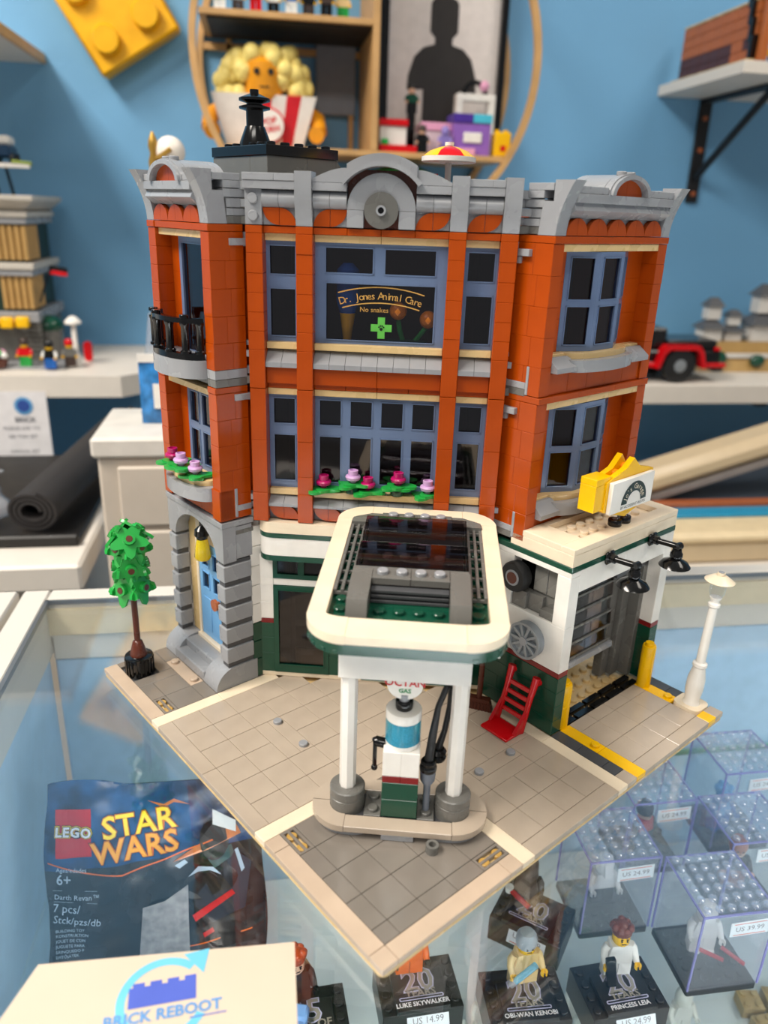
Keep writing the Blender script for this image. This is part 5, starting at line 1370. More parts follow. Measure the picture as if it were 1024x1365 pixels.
def bag_material():
    m = bpy.data.materials.new('printed_foil'); m.use_nodes = True
    nt = m.node_tree; N = nt.nodes; L = nt.links; b = N['Principled BSDF']
    b.inputs['Roughness'].default_value = 0.22; b.inputs['Specular IOR Level'].default_value = 0.6
    tc = N.new('ShaderNodeTexCoord'); sp = N.new('ShaderNodeSeparateXYZ'); L.new(tc.outputs['Object'], sp.inputs[0])
    nz = N.new('ShaderNodeTexNoise'); nz.inputs['Scale'].default_value = 55; nz.inputs['Detail'].default_value = 5; L.new(tc.outputs['Object'], nz.inputs['Vector'])
    r1 = N.new('ShaderNodeValToRGB'); r1.color_ramp.elements[0].position = .35; r1.color_ramp.elements[1].position = .72
    r1.color_ramp.elements[0].color = lin('#0A1C3C'); r1.color_ramp.elements[1].color = lin('#1F5A98'); L.new(nz.outputs['Fac'], r1.inputs['Fac'])
    r2_ = N.new('ShaderNodeValToRGB'); r2_.color_ramp.elements[0].position = .4; r2_.color_ramp.elements[1].position = .75
    r2_.color_ramp.elements[0].color = lin('#121316'); r2_.color_ramp.elements[1].color = lin('#3C3C3F'); L.new(nz.outputs['Fac'], r2_.inputs['Fac'])
    gt = N.new('ShaderNodeMath'); gt.operation = 'GREATER_THAN'; gt.inputs[1].default_value = 0.062
    wv = N.new('ShaderNodeMath'); wv.operation = 'MULTIPLY_ADD'; wv.inputs[1].default_value = -0.10; L.new(sp.outputs['X'], wv.inputs[0]); L.new(sp.outputs['Z'], wv.inputs[2])
    L.new(wv.outputs[0], gt.inputs[0])
    mx = N.new('ShaderNodeMix'); mx.data_type = 'RGBA'; L.new(gt.outputs[0], mx.inputs['Factor']); L.new(r2_.outputs[0], mx.inputs['A']); L.new(r1.outputs[0], mx.inputs['B'])
    L.new(mx.outputs['Result'], b.inputs['Base Color'])
    return m
bag_mesh().build('foil_pouch', bag_material(), bag)
def on_bag(parts, name, m_, lift, extra=None):
    mb = MB()
    for t in parts:
        s, u, v, size = t[:4]; bold = t[4] if len(t) > 4 else 0; rot = t[5] if len(t) > 5 else 0; al = t[6] if len(t) > 6 else 'CENTER'
        vv, ff = text_geo(s, size, bold, al)
        mt = Matrix.Translation((u, v, 0)) @ Matrix.Rotation(R(rot), 4, 'Z')
        mb.add([tuple(bag_pt(*(mt @ Vector(p))[:2], lift)) for p in vv], ff)
    if extra: 
        for poly in extra: 
            # subdivide polygon edges coarsely so it follows the bulge
            mb.add([tuple(bag_pt(p, q_, lift)) for p, q_ in poly], [tuple(range(len(poly)))])
    me = bpy.data.meshes.new(name); me.from_pydata(mb.v, [], mb.f); me.materials.append(m_)
    o = bpy.data.objects.new(name, me); col.objects.link(o); o.parent = bag
    return o
mm = 0.001
PR = mat('bag_red', '#C8161E', .3); PY = mat('bag_yellow', '#F2A81C', .3); PYL = mat('bag_light_yellow', '#FFDE2A', .3); PW = mat('bag_white', '#E4EAF2', .35); PK = mat('bag_black', '#08090C', .3); PO = mat('bag_orange', '#E06A1C', .35); PG = mat('bag_ice', '#AFC4D8', .4)
grid_rect = lambda u0, u1, v0, v1, n=6: [[(u0+(u1-u0)*i/n, v0+(v1-v0)*j/n), (u0+(u1-u0)*(i+1)/n, v0+(v1-v0)*j/n), (u0+(u1-u0)*(i+1)/n, v0+(v1-v0)*(j+1)/n), (u0+(u1-u0)*i/n, v0+(v1-v0)*(j+1)/n)] for i in range(n) for j in range(n)]
on_bag([], 'logo_square', PR, .0004, grid_rect(6*mm, 27*mm, 68*mm, 97*mm))
LG = ('LEGO', 16.6*mm, 83*mm)
for (m_, off, lift) in ((PK, .00125, .0006), (PYL, .00095, .0009), (PK, .0006, .0012), (PW, .0003, .0015)):
    on_bag([(LG[0], LG[1], LG[2], 7.8*mm, off, -4)], 'logo_lettering', m_, lift)
for (m_, off, lift) in ((PK, .0011, .0006), (PO, .0007, .0008), (PK, .0004, .0009)):
    on_bag([('STAR', 55*mm, 86.5*mm, 18.5*mm, off, 7), ('WARS', 53*mm, 72*mm, 18.5*mm, off, 7)], 'title_outline', m_, lift)
on_bag([('STAR', 55*mm, 86.5*mm, 18.5*mm, .0003, 7)], 'title_lettering', PYL, .0011); on_bag([('WARS', 53*mm, 72*mm, 18.5*mm, .0003, 7)], 'title_lettering', PY, .0011)
on_bag([('Ages/edades', 6*mm, 61*mm, 3.6*mm, 0, -3, 'LEFT'), ('6+', 6*mm, 55*mm, 8.5*mm, .0001, -1, 'LEFT'), ('Darth Revan\u2122', 4.5*mm, 44.5*mm, 4.4*mm, 0, -3, 'LEFT'),
        ('7 pcs/', 3.5*mm, 37.5*mm, 7.0*mm, 0, -3, 'LEFT'), ('Stck/pzs/db', 3.8*mm, 31*mm, 6.2*mm, 0, -7, 'LEFT')], 'small_lettering', PG, .0008,
       [[(4*mm, 48.6*mm), (30*mm, 46.8*mm), (30*mm, 47.0*mm), (4*mm, 48.8*mm)], [(4*mm, 41.5*mm), (30*mm, 39.7*mm), (30*mm, 39.9*mm), (4*mm, 41.7*mm)]])
on_bag([(s, 5*mm, (23.5-3.1*i)*mm, 2.5*mm, 0, 0, 'LEFT') for i, s in enumerate(('BUILDING TOY', 'KONSTRUKTION', 'JOUET DE CON', 'JUGUETE PARA', 'BRINQUEDO P', '\u00c9P\u00cdT\u0150J\u00c1T\u00c9K'))], 'small_lettering', PG, .0008)
def ribbon(pts, w_): return [[(a[0], a[1]-w_), (b[0], b[1]-w_), (b[0], b[1]+w_), (a[0], a[1]+w_)] for a, b in zip(pts[:-1], pts[1:])]
on_bag([], 'orange_swoosh', PO, .0005, ribbon([(1*mm+i*4*mm, (65-9*math.sin(min(1, i/11)*PI/2)+max(0, i-11)*1.3)*mm) for i in range(26)], .00045)+ribbon([(14*mm+i*4*mm, (1.5+ .02*i*i)*mm) for i in range(28)], .0004))
# abstract dark art on the other half: glow, panels and a red bar
def blob(cu, cv, ru, rv, n=14): return [(cu+ru*math.cos(2*PI*i/n), cv+rv*math.sin(2*PI*i/n)) for i in range(n)]
on_bag([], 'art_glow', mat('bag_amber', '#C06A2A', .35), .0004, [[(75*mm, 62*mm), (112*mm, 84*mm), (116*mm, 76*mm), (96*mm, 68*mm)], [(60*mm, 100*mm), (70*mm, 97*mm), (76*mm, 100*mm), (86*mm, 96*mm), (76*mm, 98*mm), (70*mm, 95*mm)]])
on_bag([], 'art_panel', mat('bag_steel', '#25313F', .3), .0005, [[(86*mm, 52*mm), (112*mm, 66*mm), (122*mm, 58*mm), (118*mm, 30*mm), (98*mm, 22*mm), (88*mm, 34*mm)]])
on_bag([], 'art_panel', mat('bag_teal', '#3E5F60', .3), .0006, [[(96*mm, 62*mm), (110*mm, 70*mm), (112*mm, 63*mm), (100*mm, 56*mm)]])
on_bag([], 'art_bar', PR, .0007, [[(86*mm, 28*mm), (110*mm, 42*mm), (112*mm, 39*mm), (88*mm, 24*mm)], [(92*mm, 16*mm), (98*mm, 19*mm), (99*mm, 16*mm), (93*mm, 13*mm)]])
on_bag([], 'art_shade', PK, .0006, [blob(100*mm, 74*mm, 9*mm, 13*mm), blob(92*mm, 46*mm, 12*mm, 9*mm), [(100*mm, 20*mm), (126*mm, 24*mm), (124*mm, 8*mm), (104*mm, 6*mm)]])
on_bag([], 'art_gleam', PG, .0008, [[(84*mm, 52*mm), (90*mm, 58*mm), (99*mm, 57*mm), (104*mm, 52*mm), (97*mm, 55*mm), (90*mm, 54.5*mm)], [(76*mm, 60*mm), (82*mm, 63*mm), (84*mm, 61*mm), (79*mm, 58*mm)], [(112*mm, 66*mm), (114*mm, 67*mm), (118*mm, 54*mm), (116*mm, 52*mm)]])
on_bag([], 'white_sticker', PAPER, .0009, [[(99*mm, 92*mm), (113*mm, 84*mm), (113*mm, 77*mm), (99*mm, 83*mm)]])
# torn silver-grey paper label stuck over the front
on_bag([], 'paper_label', mat('torn_grey_paper', '#8E8F92', .55, var=.3, nscale=180), .0022, [[(54*mm, 4*mm), (84*mm, 4*mm), (84*mm, 28*mm), (69*mm, 16*mm)], [(54*mm, 4*mm), (69*mm, 16*mm), (84*mm, 28*mm), (84*mm, 48*mm), (70*mm, 39*mm), (57*mm, 36*mm)]])

# ------------------------------------------------------------------ shop card lying on the glass
CARDM = mat('cream_card', '#D2C0AC', 0.6, var=.01)
crd = tag(empty('shop_card', (-0.04, 0.19, 0.9502)), 'cream shop card with blue brick and arrow logo lying on the glass', 'card')
MB().prism([(-0.047, 0.032), (0.047, 0.030), (0.046, -0.05), (-0.078, -0.05)], 0, 0.0006, 'xy').build('card_sheet', CARDM, crd)
CY = mat('cyan_print', '#6CC0DE', .5); NB = mat('blue_print', '#4F62C0', .5); TB = mat('text_blue_print', '#5E93CC', .5)
lm = Matrix.Translation((0.0, 0.0125, 0.0007)) @ Matrix.Rotation(R(4), 4, 'Z') @ Matrix.Scale(.9, 4)
def flat(mb, name, m_, lift=0.0):
    o = bpy.data.objects.new(name, mb_flat(mb, name, m_, lm @ Matrix.Translation((0, 0, lift)), 1.0)); col.objects.link(o); o.parent = crd; return o
flat(arc_line(0, 0, .0165, 48, 330, .0034, 40), 'logo_arrow', CY)
a_ = MB(); a_.add([(p, q_, 0) for p, q_ in ((.0075, .0185), (.0155, .0085), (.018, .0195))], [(0, 1, 2)]); flat(a_, 'logo_arrow_head', CY, .00002)
a_ = MB(); pts = [(-.0135, -.002), (.0125, -.002), (.0125, .0068)]
for k in range(4):
    x = .0125-k*.0067
    pts += [(x, .0086), (x-.0045, .0086), (x-.0045, .0068)] + ([(x-.0067, .0068)] if k < 3 else [])
pts += [(-.0135, .0068)]
a_.add([(p, q_, 0) for p, q_ in pts], [tuple(range(len(pts)))]); flat(a_, 'logo_brick', NB, .00004)
lettering([('BRICK REBOOT', 0, -.0062, .0064, .0002)], 'lettering', TB, crd, lm @ Matrix.Translation((0, 0, .00008)))
a_ = MB()
for (x0, x1, y) in ((-.024, -.012, -.0108), (.010, .024, -.0100)): a_.add([(x0, y, 0), (x1, y, 0), (x1, y+.0005, 0), (x0, y+.0005, 0)], [(0, 1, 2, 3)])
flat(a_, 'logo_line', NB, .00006)
# ------------------------------------------------------------------ back of the shop (metres, room axes)
WOOD = mat('pale_wood', '#C69C66', 0.5, var=.12, nscale=25)
SHW = mat('white_shelf_board', '#DDD6CC', 0.45, var=.02)
def wth(name, label, cat, x, y, z, rz=0.0, group=None): return tag(empty(name, (x, y, z), rz), label, cat, group)
def bx(parent, name, m_, x0, x1, y0, y1, z0, z1, c=0.0008):
    return MB().box(x0, x1, y0, y1, z0, z1, c).build(name, m_, parent, smooth=0)

# round wall shelf
rs = wth('round_shelf', 'round pale wooden wall shelf with flat boards and an upright', 'shelf', 0.161, 1.40, 1.418)
RO, RI = 0.2495, 0.2405
for (ya, yb_) in ((-0.165, -0.154), (-0.013, -0.002)): MB().ring(arc(0, 0, RO, 0, 360, 72)[:-1], arc(0, 0, RI, 0, 360, 72)[:-1], ya, yb_, 'xz').build('hoop', WOOD, rs)
chord = lambda z: math.sqrt(RI*RI-z*z)-0.0005
z1 = 1.293-1.418
bx(rs, 'lower_board', WOOD, -chord(z1), chord(z1), -0.163, -0.002, z1-.004, z1+.004)
bx(rs, 'upright', WOOD, 0.003, 0.013, -0.163, -0.002, z1+.004, 0.22)
z2 = 1.459-1.418
bx(rs, 'upper_board', WOOD, -chord(z2+.008), 0.003, -0.163, -0.002, z2-.004, z2+.004)
bx(rs, 'underside_shade', mat('underside_shade_brown', '#1E1812', .6), -chord(z2+.008)+.01, 0.003, -0.155, -0.014, z2-.0065, z2-.0042, 0)  # dark sheet: shade below the upper board put into colour
for x in (-0.2, -0.01): bx(rs, 'rear_batten', WOOD, x-.004, x+.004, -0.012, -0.002, z1+.004, z2-.004)
bx(rs, 'rear_batten', WOOD, -chord(z2-.03), 0.003, -0.012, -0.002, z2-.022, z2-.012)
bx(rs, 'bottom_board', WOOD, -.081, .081, -.153, -.014, -.228, -.224)
LBZ = 1.297
# grey sheet on the wall inside the shelf
gs = wth('grey_sheet', 'plain grey sheet fixed to the wall inside the round shelf', 'sheet', 0.126, 1.387, 1.406)
MB().box(-0.032, 0.032, 0.0, 0.012, -0.05, 0.05, .002).build('sheet', mat('grey_sheet_paint', '#8F98A6', .6), gs)
# big popcorn costume figure
pf = wth('popcorn_figure', 'large toy figure in a red striped popcorn tub with a popcorn wig', 'toy figure', 0.012, 1.30, LBZ)
POP = mat('popcorn_yellow', '#F2DC80', .5); SKIN = mat('large_skin_plastic', '#E89A1C', .35); TUBW = mat('tub_white', '#EDE6DE', .4); TUBR = mat('tub_red', '#D21F2C', .35)
def frust(mb, x0, x1, X0, X1, y0, y1, Y0, Y1, z0, z1): return mb.add([(x0, y0, z0), (x1, y0, z0), (x1, y1, z0), (x0, y1, z0), (X0, Y0, z1), (X1, Y0, z1), (X1, Y1, z1), (X0, Y1, z1)], [(0, 3, 2, 1), (4, 5, 6, 7), (0, 1, 5, 4), (1, 2, 6, 5), (2, 3, 7, 6), (3, 0, 4, 7)])
for i in range(7):
    a0, a1 = -0.055+i*.11/7, -0.055+(i+1)*.11/7; b0, b1 = -0.075+i*.15/7, -0.075+(i+1)*.15/7
    frust(MB(), a0, a1, b0, b1, -0.028, 0.028, -0.04, 0.04, 0.0, 0.068).build('tub_stripe', TUBR if i in (3, 5) else TUBW, pf)
sgd = MB().cyl((0.006, -0.036, 0.028), 0.024, 0.004, 26, 'y', mtx=Matrix.Translation((0, -.0045, 0))).build('tub_badge', TUBR, pf)
MB().cyl((0.006, -0.0445, 0.028), 0.021, 0.003, 26, 'y').build('badge_face', TUBW, sgd)
lettering([('POP', 0.006, .033, .012, .0004, 12), ('CORN', 0.006, .022, .011, .0004, 12)], 'lettering', TUBR, sgd, Matrix.Translation((0, -0.0448, 0)) @ UP)
mb = MB(); random.seed(3)
for k in range(150):
    a = random.uniform(0, 2*PI); r = random.uniform(.75, 1.0); h = random.uniform(0, 1)
    x = .066*math.cos(a)*r*(1-.35*h*h); y = .045*math.sin(a)*r*(1-.3*h*h); z = .068+.058*h
    if y < -.02 and abs(x) < .026 and z < .108: continue
    mb.ball((x, y, z), random.uniform(.009, .0135), 10, 7)
mb.ball((0, .01, .09), .042, 14, 10, (1, .85, .9)); mb.build('popcorn_wig', POP, pf)
MB().lathe([(.022, .062), (.027, .07), (.027, .108), (.02, .115)], (0, -.02, 0), 20).build('face', SKIN, pf)
e_ = MB()
for sx in (-.01, .01): e_.cyl((sx, -.0485, .096), .0042, .003, 12, 'y')
e_.build('eyes', PRINTK, pf)
m_ = MB().box(-.006, .007, -.0478, -.045, .076, .0776).build('mouth', PRINTK, pf)
for sx in (-1, 1):
    MB().tube([(sx*.062, 0, .052), (sx*.078, -.012, .04), (sx*.08, -.03, .022)], [.011, .012, .011], 10).build('arm', SKIN, pf)
    MB().tube([(sx*.08, -.03, .022), (sx*.074, -.045, .018)], [.009, .012], 10).build('hand', SKIN, pf)
# framed silhouette poster
po = wth('framed_poster', 'black framed white poster with a dark blocky figure silhouette', 'poster', 0.2935, 1.372, 1.2985)
W2 = 0.0995
for (x0, x1, z0, z1_) in ((-W2, -W2+.011, 0, .34), (W2-.011, W2, 0, .34), (-W2, W2, 0, .011), (-W2, W2, .329, .34)): bx(po, 'frame_bar', BLACK, x0, x1, -.012, .010, z0, z1_)
bx(po, 'poster_sheet', mat('poster_white', '#E6DEDA', .4), -W2+.011, W2-.011, 0.0, .004, .011, .329, 0)
sil = [(-.030, .03), (-.030, .1)]+[(-.056, .098), (-.055, .118), (-.046, .145), (-.032, .158), (-.014, .163), (-.014, .172)]+[(-.022, .180), (-.022, .218), (-.018, .224), (-.012, .226), (-.012, .242)]
sil = sil+[(-x, z) for x, z in sil[::-1]]
MB().prism(sil, -.001, 0.0, 'xz').build('silhouette', mat('charcoal_ink', '#33302F', .35), po)
# small toys on the lower board
def small(name, lab, cat, x, y): return wth(name, lab, cat, x, y, LBZ)
t_ = small('toy_shop', 'red and white toy stall on the round shelf beside the upright', 'toy set', 0.206, 1.27)
bx(t_, 'red_base', RED, -.027, .03, -.02, .03, 0, .01); bx(t_, 'white_wall', WHITE, -.026, .014, -.012, .028, .01, .036); bx(t_, 'red_roof', RED, -.027, .016, -.016, .03, .036, .045); bx(t_, 'green_shrub', GREEN, -.024, -.014, -.019, -.013, .01, .018)
for i in range(5): sh(('stud', BLACK.name), stud_mb, 'roof_stud', BLACK, t_, ((-.022+i*.008)/S, 0, .045/S))
bx(wth('black_block', 'black block behind the red toy stall', 'toy block', 0.233, 1.30, LBZ), 'block', BLACK, -.006, .006, -.006, .006, 0, .058)
figure((0.2335, 1.300, LBZ+.0582), 0, 'dark haired toy figure in green standing on a black block', 'toy figure', BLACK, DGREEN, DGREEN, FLESHL, FLESHL, 'tousled', BLACK)
figure((0.243, 1.253, LBZ), 0, 'black clad toy figure between the red stall and the pink box', 'toy figure', BLACK, BLACK, BLACK, FLESHL, FLESHL, 'cap', BRNS)
t_ = small('pink_toy_box', 'low pale pink toy box with a clear front on the round shelf', 'toy set', 0.268, 1.29)
bx(t_, 'box_body', mat('pale_pink_plastic', '#D9C2CC', .4), -.022, .022, -.015, .03, 0, .034); bx(t_, 'pink_lid', PINK, -.023, .023, -.017, .032, .034, .045)
for i in range(5): sh(('stud', PINK.name), stud_mb, 'lid_stud', PINK, t_, ((-.018+i*.009)/S, 0, .045/S))
figure((0.277, 1.250, LBZ), 0, 'lilac toy figure with a yellow badge in front of the pink box', 'toy figure', mat('lilac_plastic', '#8C7CC4', .3), mat('lilac_plastic', '#8C7CC4'), mat('lilac_plastic', '#8C7CC4'), FLESHL, mat('lilac_plastic', '#8C7CC4'), 'helmet', mat('lilac_plastic', '#8C7CC4'))
t_ = small('purple_toy_house', 'purple toy house with a white name plate on the round shelf', 'toy set', 0.320, 1.275)
bx(t_, 'house_front', PURPLE, -.029, .028, -.02, .025, 0, .045); bx(t_, 'dark_roof', mat('deep_violet_plastic', '#4B2F96', .3), -.03, .0, -.022, .027, .045, .057); bx(t_, 'aqua_roof', mat('aqua_plastic', '#4BBBD4', .3), .0, .029, -.022, .027, .045, .057)
bx(t_, 'name_plate', WHITE, -.014, .014, -.0225, -.02, .018, .032); bx(t_, 'pink_step', PINK, -.029, .004, -.026, -.0205, 0, .01)
t_ = small('white_toy_arch', 'white toy arch with a pink figure shape behind the purple house', 'toy set', 0.338, 1.33)
bx(t_, 'post', WHITE, .022, .032, -.01, .01, 0, .082); bx(t_, 'post', WHITE, -.03, -.02, -.01, .01, 0, .082); bx(t_, 'beam', WHITE, -.03, .032, -.01, .01, .082, .092)
MB().strip(arc(.0, .092, .02, 0, 180, 12), arc(0, .092, .014, 0, 180, 12), -.006, .006, 'xz').build('arch', BLACK, t_)
MB().ball((.014, -.004, .104), .008, 10, 8).build('pink_ball', PINK, t_)
t_ = small('yellow_toy_box', 'yellow storage brick box with two studs at the shelf end', 'toy box', 0.3665, 1.262)
bx(t_, 'box', YELLOW, -.0125, .0125, -.014, .014, 0, .034, .002)
for sx in (-.007, .007): MB().lathe([(.004, .034), (.004, .038)], (sx, 0, 0), 12).build('stud', YELLOW, t_)
bx(t_, 'red_print', RED, -.004, .004, -.0146, -.0142, .008, .016, 0)
# figures along the upper board (only feet in the frame)
cols = [(WHITEF, RED), (BRNS, GREYHAIR), (RED, RED), (BLACK, WHITEF), (WHITEF, BLUE), (BRNS, BLACK), (BLACK, BRNS), (GREEN, TAN)]
nmc = ['white legged and red', 'brown legged and grey', 'all red', 'black legged and white', 'white legged and blue', 'brown legged and black', 'black legged and brown', 'green legged and tan']
for i, (a, b) in enumerate(cols):
    figure((-0.045+i*.024, 1.245+.012*(i % 2), 1.4632), 0, nmc[i]+' toy figure on the upper board of the round shelf', 'toy figure', a, b, b, FLESH, FLESH, 'cap', BRNS, 'figures on the upper board')
# green dome toy below the board
gd = wth('green_dome_toy', 'round green toy on the curved bottom of the round shelf', 'toy', 0.222, 1.30, 1.1945)
MB().lathe([(.016, 0), (.046, .02), (.056, .05), (.044, .078), (.02, .090), (.001, .092)], n=24).build('dome', mat('grass_green_plastic', '#1E8A3A', .4), gd)

# yellow wall brick
yb = wth('wall_brick', 'big yellow two-stud-wide brick panel hung on the blue wall', 'wall decoration', -0.224, 1.398, 1.387)
ym = Matrix.Rotation(R(-31.5), 4, 'Y')
YW = mat('wall_brick_yellow', '#F3B400', .35)
MB().box(0.0, 0.136, -0.04, -0.001, 0.0, 0.30, .004, ym).build('brick_body', YW, yb)
for i in range(2):
    for j in range(4):
        MB().cyl((0.034+i*.068, -0.055, 0.036+j*.072), .0195, .016, 28, 'y', bev=.002, mtx=ym).build('stud', YW, yb)

# white bracket shelf, upper, with brown toy scene
us = wth('bracket_shelf', 'white wall shelf on a black angle bracket high on the wall', 'shelf', 1.0, 1.40, 1.412)
bx(us, 'board', SHW, -.325, .5, -.254, -.001, 0, .016)
BRK = mat('black_bracket_metal', '#101114', .45)
for x in (-.235, .3):
    bx(us, 'bracket_upright', BRK, x-.011, x+.011, -.006, -.001, -.165, -.001); bx(us, 'bracket_arm', BRK, x-.011, x+.011, -.2, -.006, -.006, -.001)
    MB().tube([(x, -.006, -.125), (x, -.19, -.008)], .006, 8).build('bracket_brace', BRK, us)
    for z in (-.03, -.08, -.15): MB().cyl((x, -.009, z), .004, .004, 10, 'y').build('screw', COPPER, us)
ds = wth('brown_toy_scene', 'brown brick wall scene with dark beams on the upper bracket shelf', 'toy set', 0.70, 1.275, 1.4285)
TERR = mat('terracotta_plastic', '#B0602C', .4); UMB = mat('umber_plastic', '#4E2622', .4)
bx(ds, 'scene_base', TAN, -.015, .01, -.115, .105, 0, .004)
for r_ in range(5):
    for k in range(7):
        o_ = .015 if r_ % 2 else 0
        mt_ = UMB if r_ < 2 and k > 1 else (TERR if random.random() < .86 else UMB)
        bx(ds, 'wall_brick', mt_, -.006, .006, -.112+k*.03+o_-(.015 if r_ % 2 else 0), -.083+k*.03+o_-(.015 if r_ % 2 else 0), .004+r_*.0145, .018+r_*.0145, .0005)
bx(ds, 'coping', TAN, -.007, .007, -.113, .098, .0768, .080)
for k in range(4): bx(ds, 'dark_beam', BLACK, -.012, .006, -.115+.006*k, -.107+.006*k, .004+.022*k, .034+.022*k)
bx(ds, 'orange_post', TERR, -.004, .008, -.128, -.117, 0, .085)
wlr = MB().ring(arc(0, 0, .022, 0, 360, 20)[:-1], arc(0, 0, .017, 0, 360, 20)[:-1], -.13, -.122, 'xz', Matrix.Translation((.02, 0, .092))); wlr.build('black_wheel', BLACK, ds)
figure((0.745, 1.19, 1.4285), R(-30), 'brown haired toy figure in brown and yellow on the bracket shelf', 'toy figure', BRNS, BRNS, YELLOW, FLESH, FLESHL, 'cap', BRNS)

# long white shelf on the far side, jeep and castle
ls = wth('wall_shelf', 'long white wall shelf carrying the black toy jeep', 'shelf', 0.95, 1.40, 0.942)
bx(ls, 'board', SHW, -.50, .7, -.262, -.001, 0, .03)
for x in (-.1, .5): bx(ls, 'bracket', BRK, x-.01, x+.01, -.2, -.001, -.02, -.001)
jp = wth('toy_jeep', 'black toy off-road car with red wheel arches on the long white shelf', 'toy car', 0.66, 1.20, 0.9722)
bx(jp, 'car_body', BLACK, -.12, .075, -.035, .045, .026, .05, .003); bx(jp, 'bonnet', BLACK, -.02, .068, -.032, .042, .05, .066, .003); bx(jp, 'cabin', BLACK, -.12, -.02, -.03, .04, .05, .085, .004)
bx(jp, 'bumper', BLACK, .066, .084, -.034, .044, .016, .03, .002); bx(jp, 'red_sill', RED, -.1, -.035, -.041, -.034, .024, .032, .001); bx(jp, 'red_lip', RED, .036, .083, -.041, -.034, .024, .031, .001)
bx(jp, 'tail_light', RED, .062, .072, -.036, -.03, .05, .056, .001)
for x in (0.0, -.115):
    MB().strip([(x-.042, .024), (x-.034, .05), (x-.026, .06), (x+.028, .06), (x+.036, .05), (x+.044, .024)], [(x-.036, .024), (x-.029, .046), (x-.022, .053), (x+.024, .053), (x+.03, .046), (x+.037, .024)], -.05, -.03, 'xz').build('wheel_arch', RED, jp)
    for y in (-.047, .03):
        MB().lathe([(.016, 0), (.026, .001), (.0275, .005), (.0275, .018), (.026, .022), (.016, .023)], (x, y, .0276), 28, 'y').build('tyre_rubber', RUBBER, jp)
        MB().lathe([(.004, -.001), (.0165, .001), (.0165, .022)], (x, y, .0276), 20, 'y').build('wheel_rim', SILVER, jp)
ct = wth('toy_castle', 'tan based toy castle with white walls and grey tiled roofs', 'toy castle', 0.86, 1.31, 0.9722)
KHK = mat('sandstone_plastic', '#B08E56', .4); RFG = mat('roof_grey_plastic', '#56585C', .4); WLG = mat('castle_white', '#D6D3CE', .4)
frust(MB(), -.115, .14, -.10, .13, -.06, .07, -.045, .065, 0, .022).build('rock_base', KHK, ct)
frust(MB(), -.09, .12, -.08, .11, -.035, .06, -.025, .055, .022, .046).build('upper_terrace', KHK, ct)
for (x, y, w_, h_) in ((-.07, -.005, .018, .05), (-.025, .0, .016, .036), (.03, .0, .024, .066), (.085, .01, .02, .046)):
    zz = .046
    for st in range(2):
        ww = w_*(1-.3*st)
        bx(ct, 'tower_wall', WLG, x-ww, x+ww, y-ww*.8, y+ww*.8, zz, zz+h_*.45); zz += h_*.45
        frust(MB(), x-ww*1.35, x+ww*1.35, x-ww*.5, x+ww*.5, y-ww*1.15, y+ww*1.15, y-ww*.2, y+ww*.2, zz, zz+h_*.3).build('tiled_roof', RFG, ct); zz += h_*.3
for (x, y, r_) in ((-.075, -.055, .014), (.0, -.058, .011), (.06, -.058, .012)):
    MB().ball((x, y, .008+r_), r_, 10, 7, (1.3, .8, 1)).build('bush', DGREEN, ct)
bx(ct, 'parapet', WLG, -.1, .12, -.05, -.044, .022, .03)

# back counter with beige hinged machine
bc = wth('back_counter', 'low white counter standing behind the glass case', 'counter', 0.85, 0.82, 0.0)
bx(bc, 'counter_top', SHW, -.47, .55, -.20, .45, .752, .782); bx(bc, 'cupboard', SHW, -.45, .53, -.17, .43, 0.0, .752)
bx(bc, 'edge_strip', mat('olive_trim', '#8C8A5C', .5), -.47, .55, -.2016, -.2003, .757, .762, 0)
BEI = mat('beige_enamel', '#C9B492', .4, var=.03)
bm_ = wth('beige_machine', 'beige machine with a raised sloping lid on the white back counter', 'machine', 0.80, 0.96, 0.7822)
bx(bm_, 'machine_body', BEI, -.27, .45, -.08, .2, .0, .03, .004); bx(bm_, 'body_lip', mat('cream_enamel', '#E0CBA4', .4), -.275, .455, -.085, .205, .03, .046, .006)
bx(bm_, 'blue_bed', mat('teal_blue_panel', '#1E8FB8', .3), -.235, .43, -.03, .0, .0462, .051, .001); bx(bm_, 'brown_edge', COPPER, -.25, .43, .002, .02, .0462, .056, .001)
bx(bm_, 'dark_well', mat('slate_panel', '#3A4450', .4), -.25, .43, .021, .19, .0462, .052, .001)
lm2 = Matrix.Translation((-.285, 0.05, .050)) @ Matrix.Rotation(R(-17), 4, 'Y')
MB().box(0, .74, -.03, .03, 0, .036, .012, lm2).build('sloping_lid', BEI, bm_); MB().box(.03, .7, -.025, .028, -.012, -.0005, .002, lm2).build('lid_lining', mat('grey_lining', '#8C8480', .5), bm_)
MB().box(-.30, -.255, .01, .09, .0465, .075, .006).build('hinge_block', BEI, bm_)
bx(bm_, 'red_label', RED, .04, .12, -.0865, -.0802, .010, .02, 0); bx(bm_, 'grey_label', GREY, -.02, .015, -.0865, -.0802, .006, .02, 0)

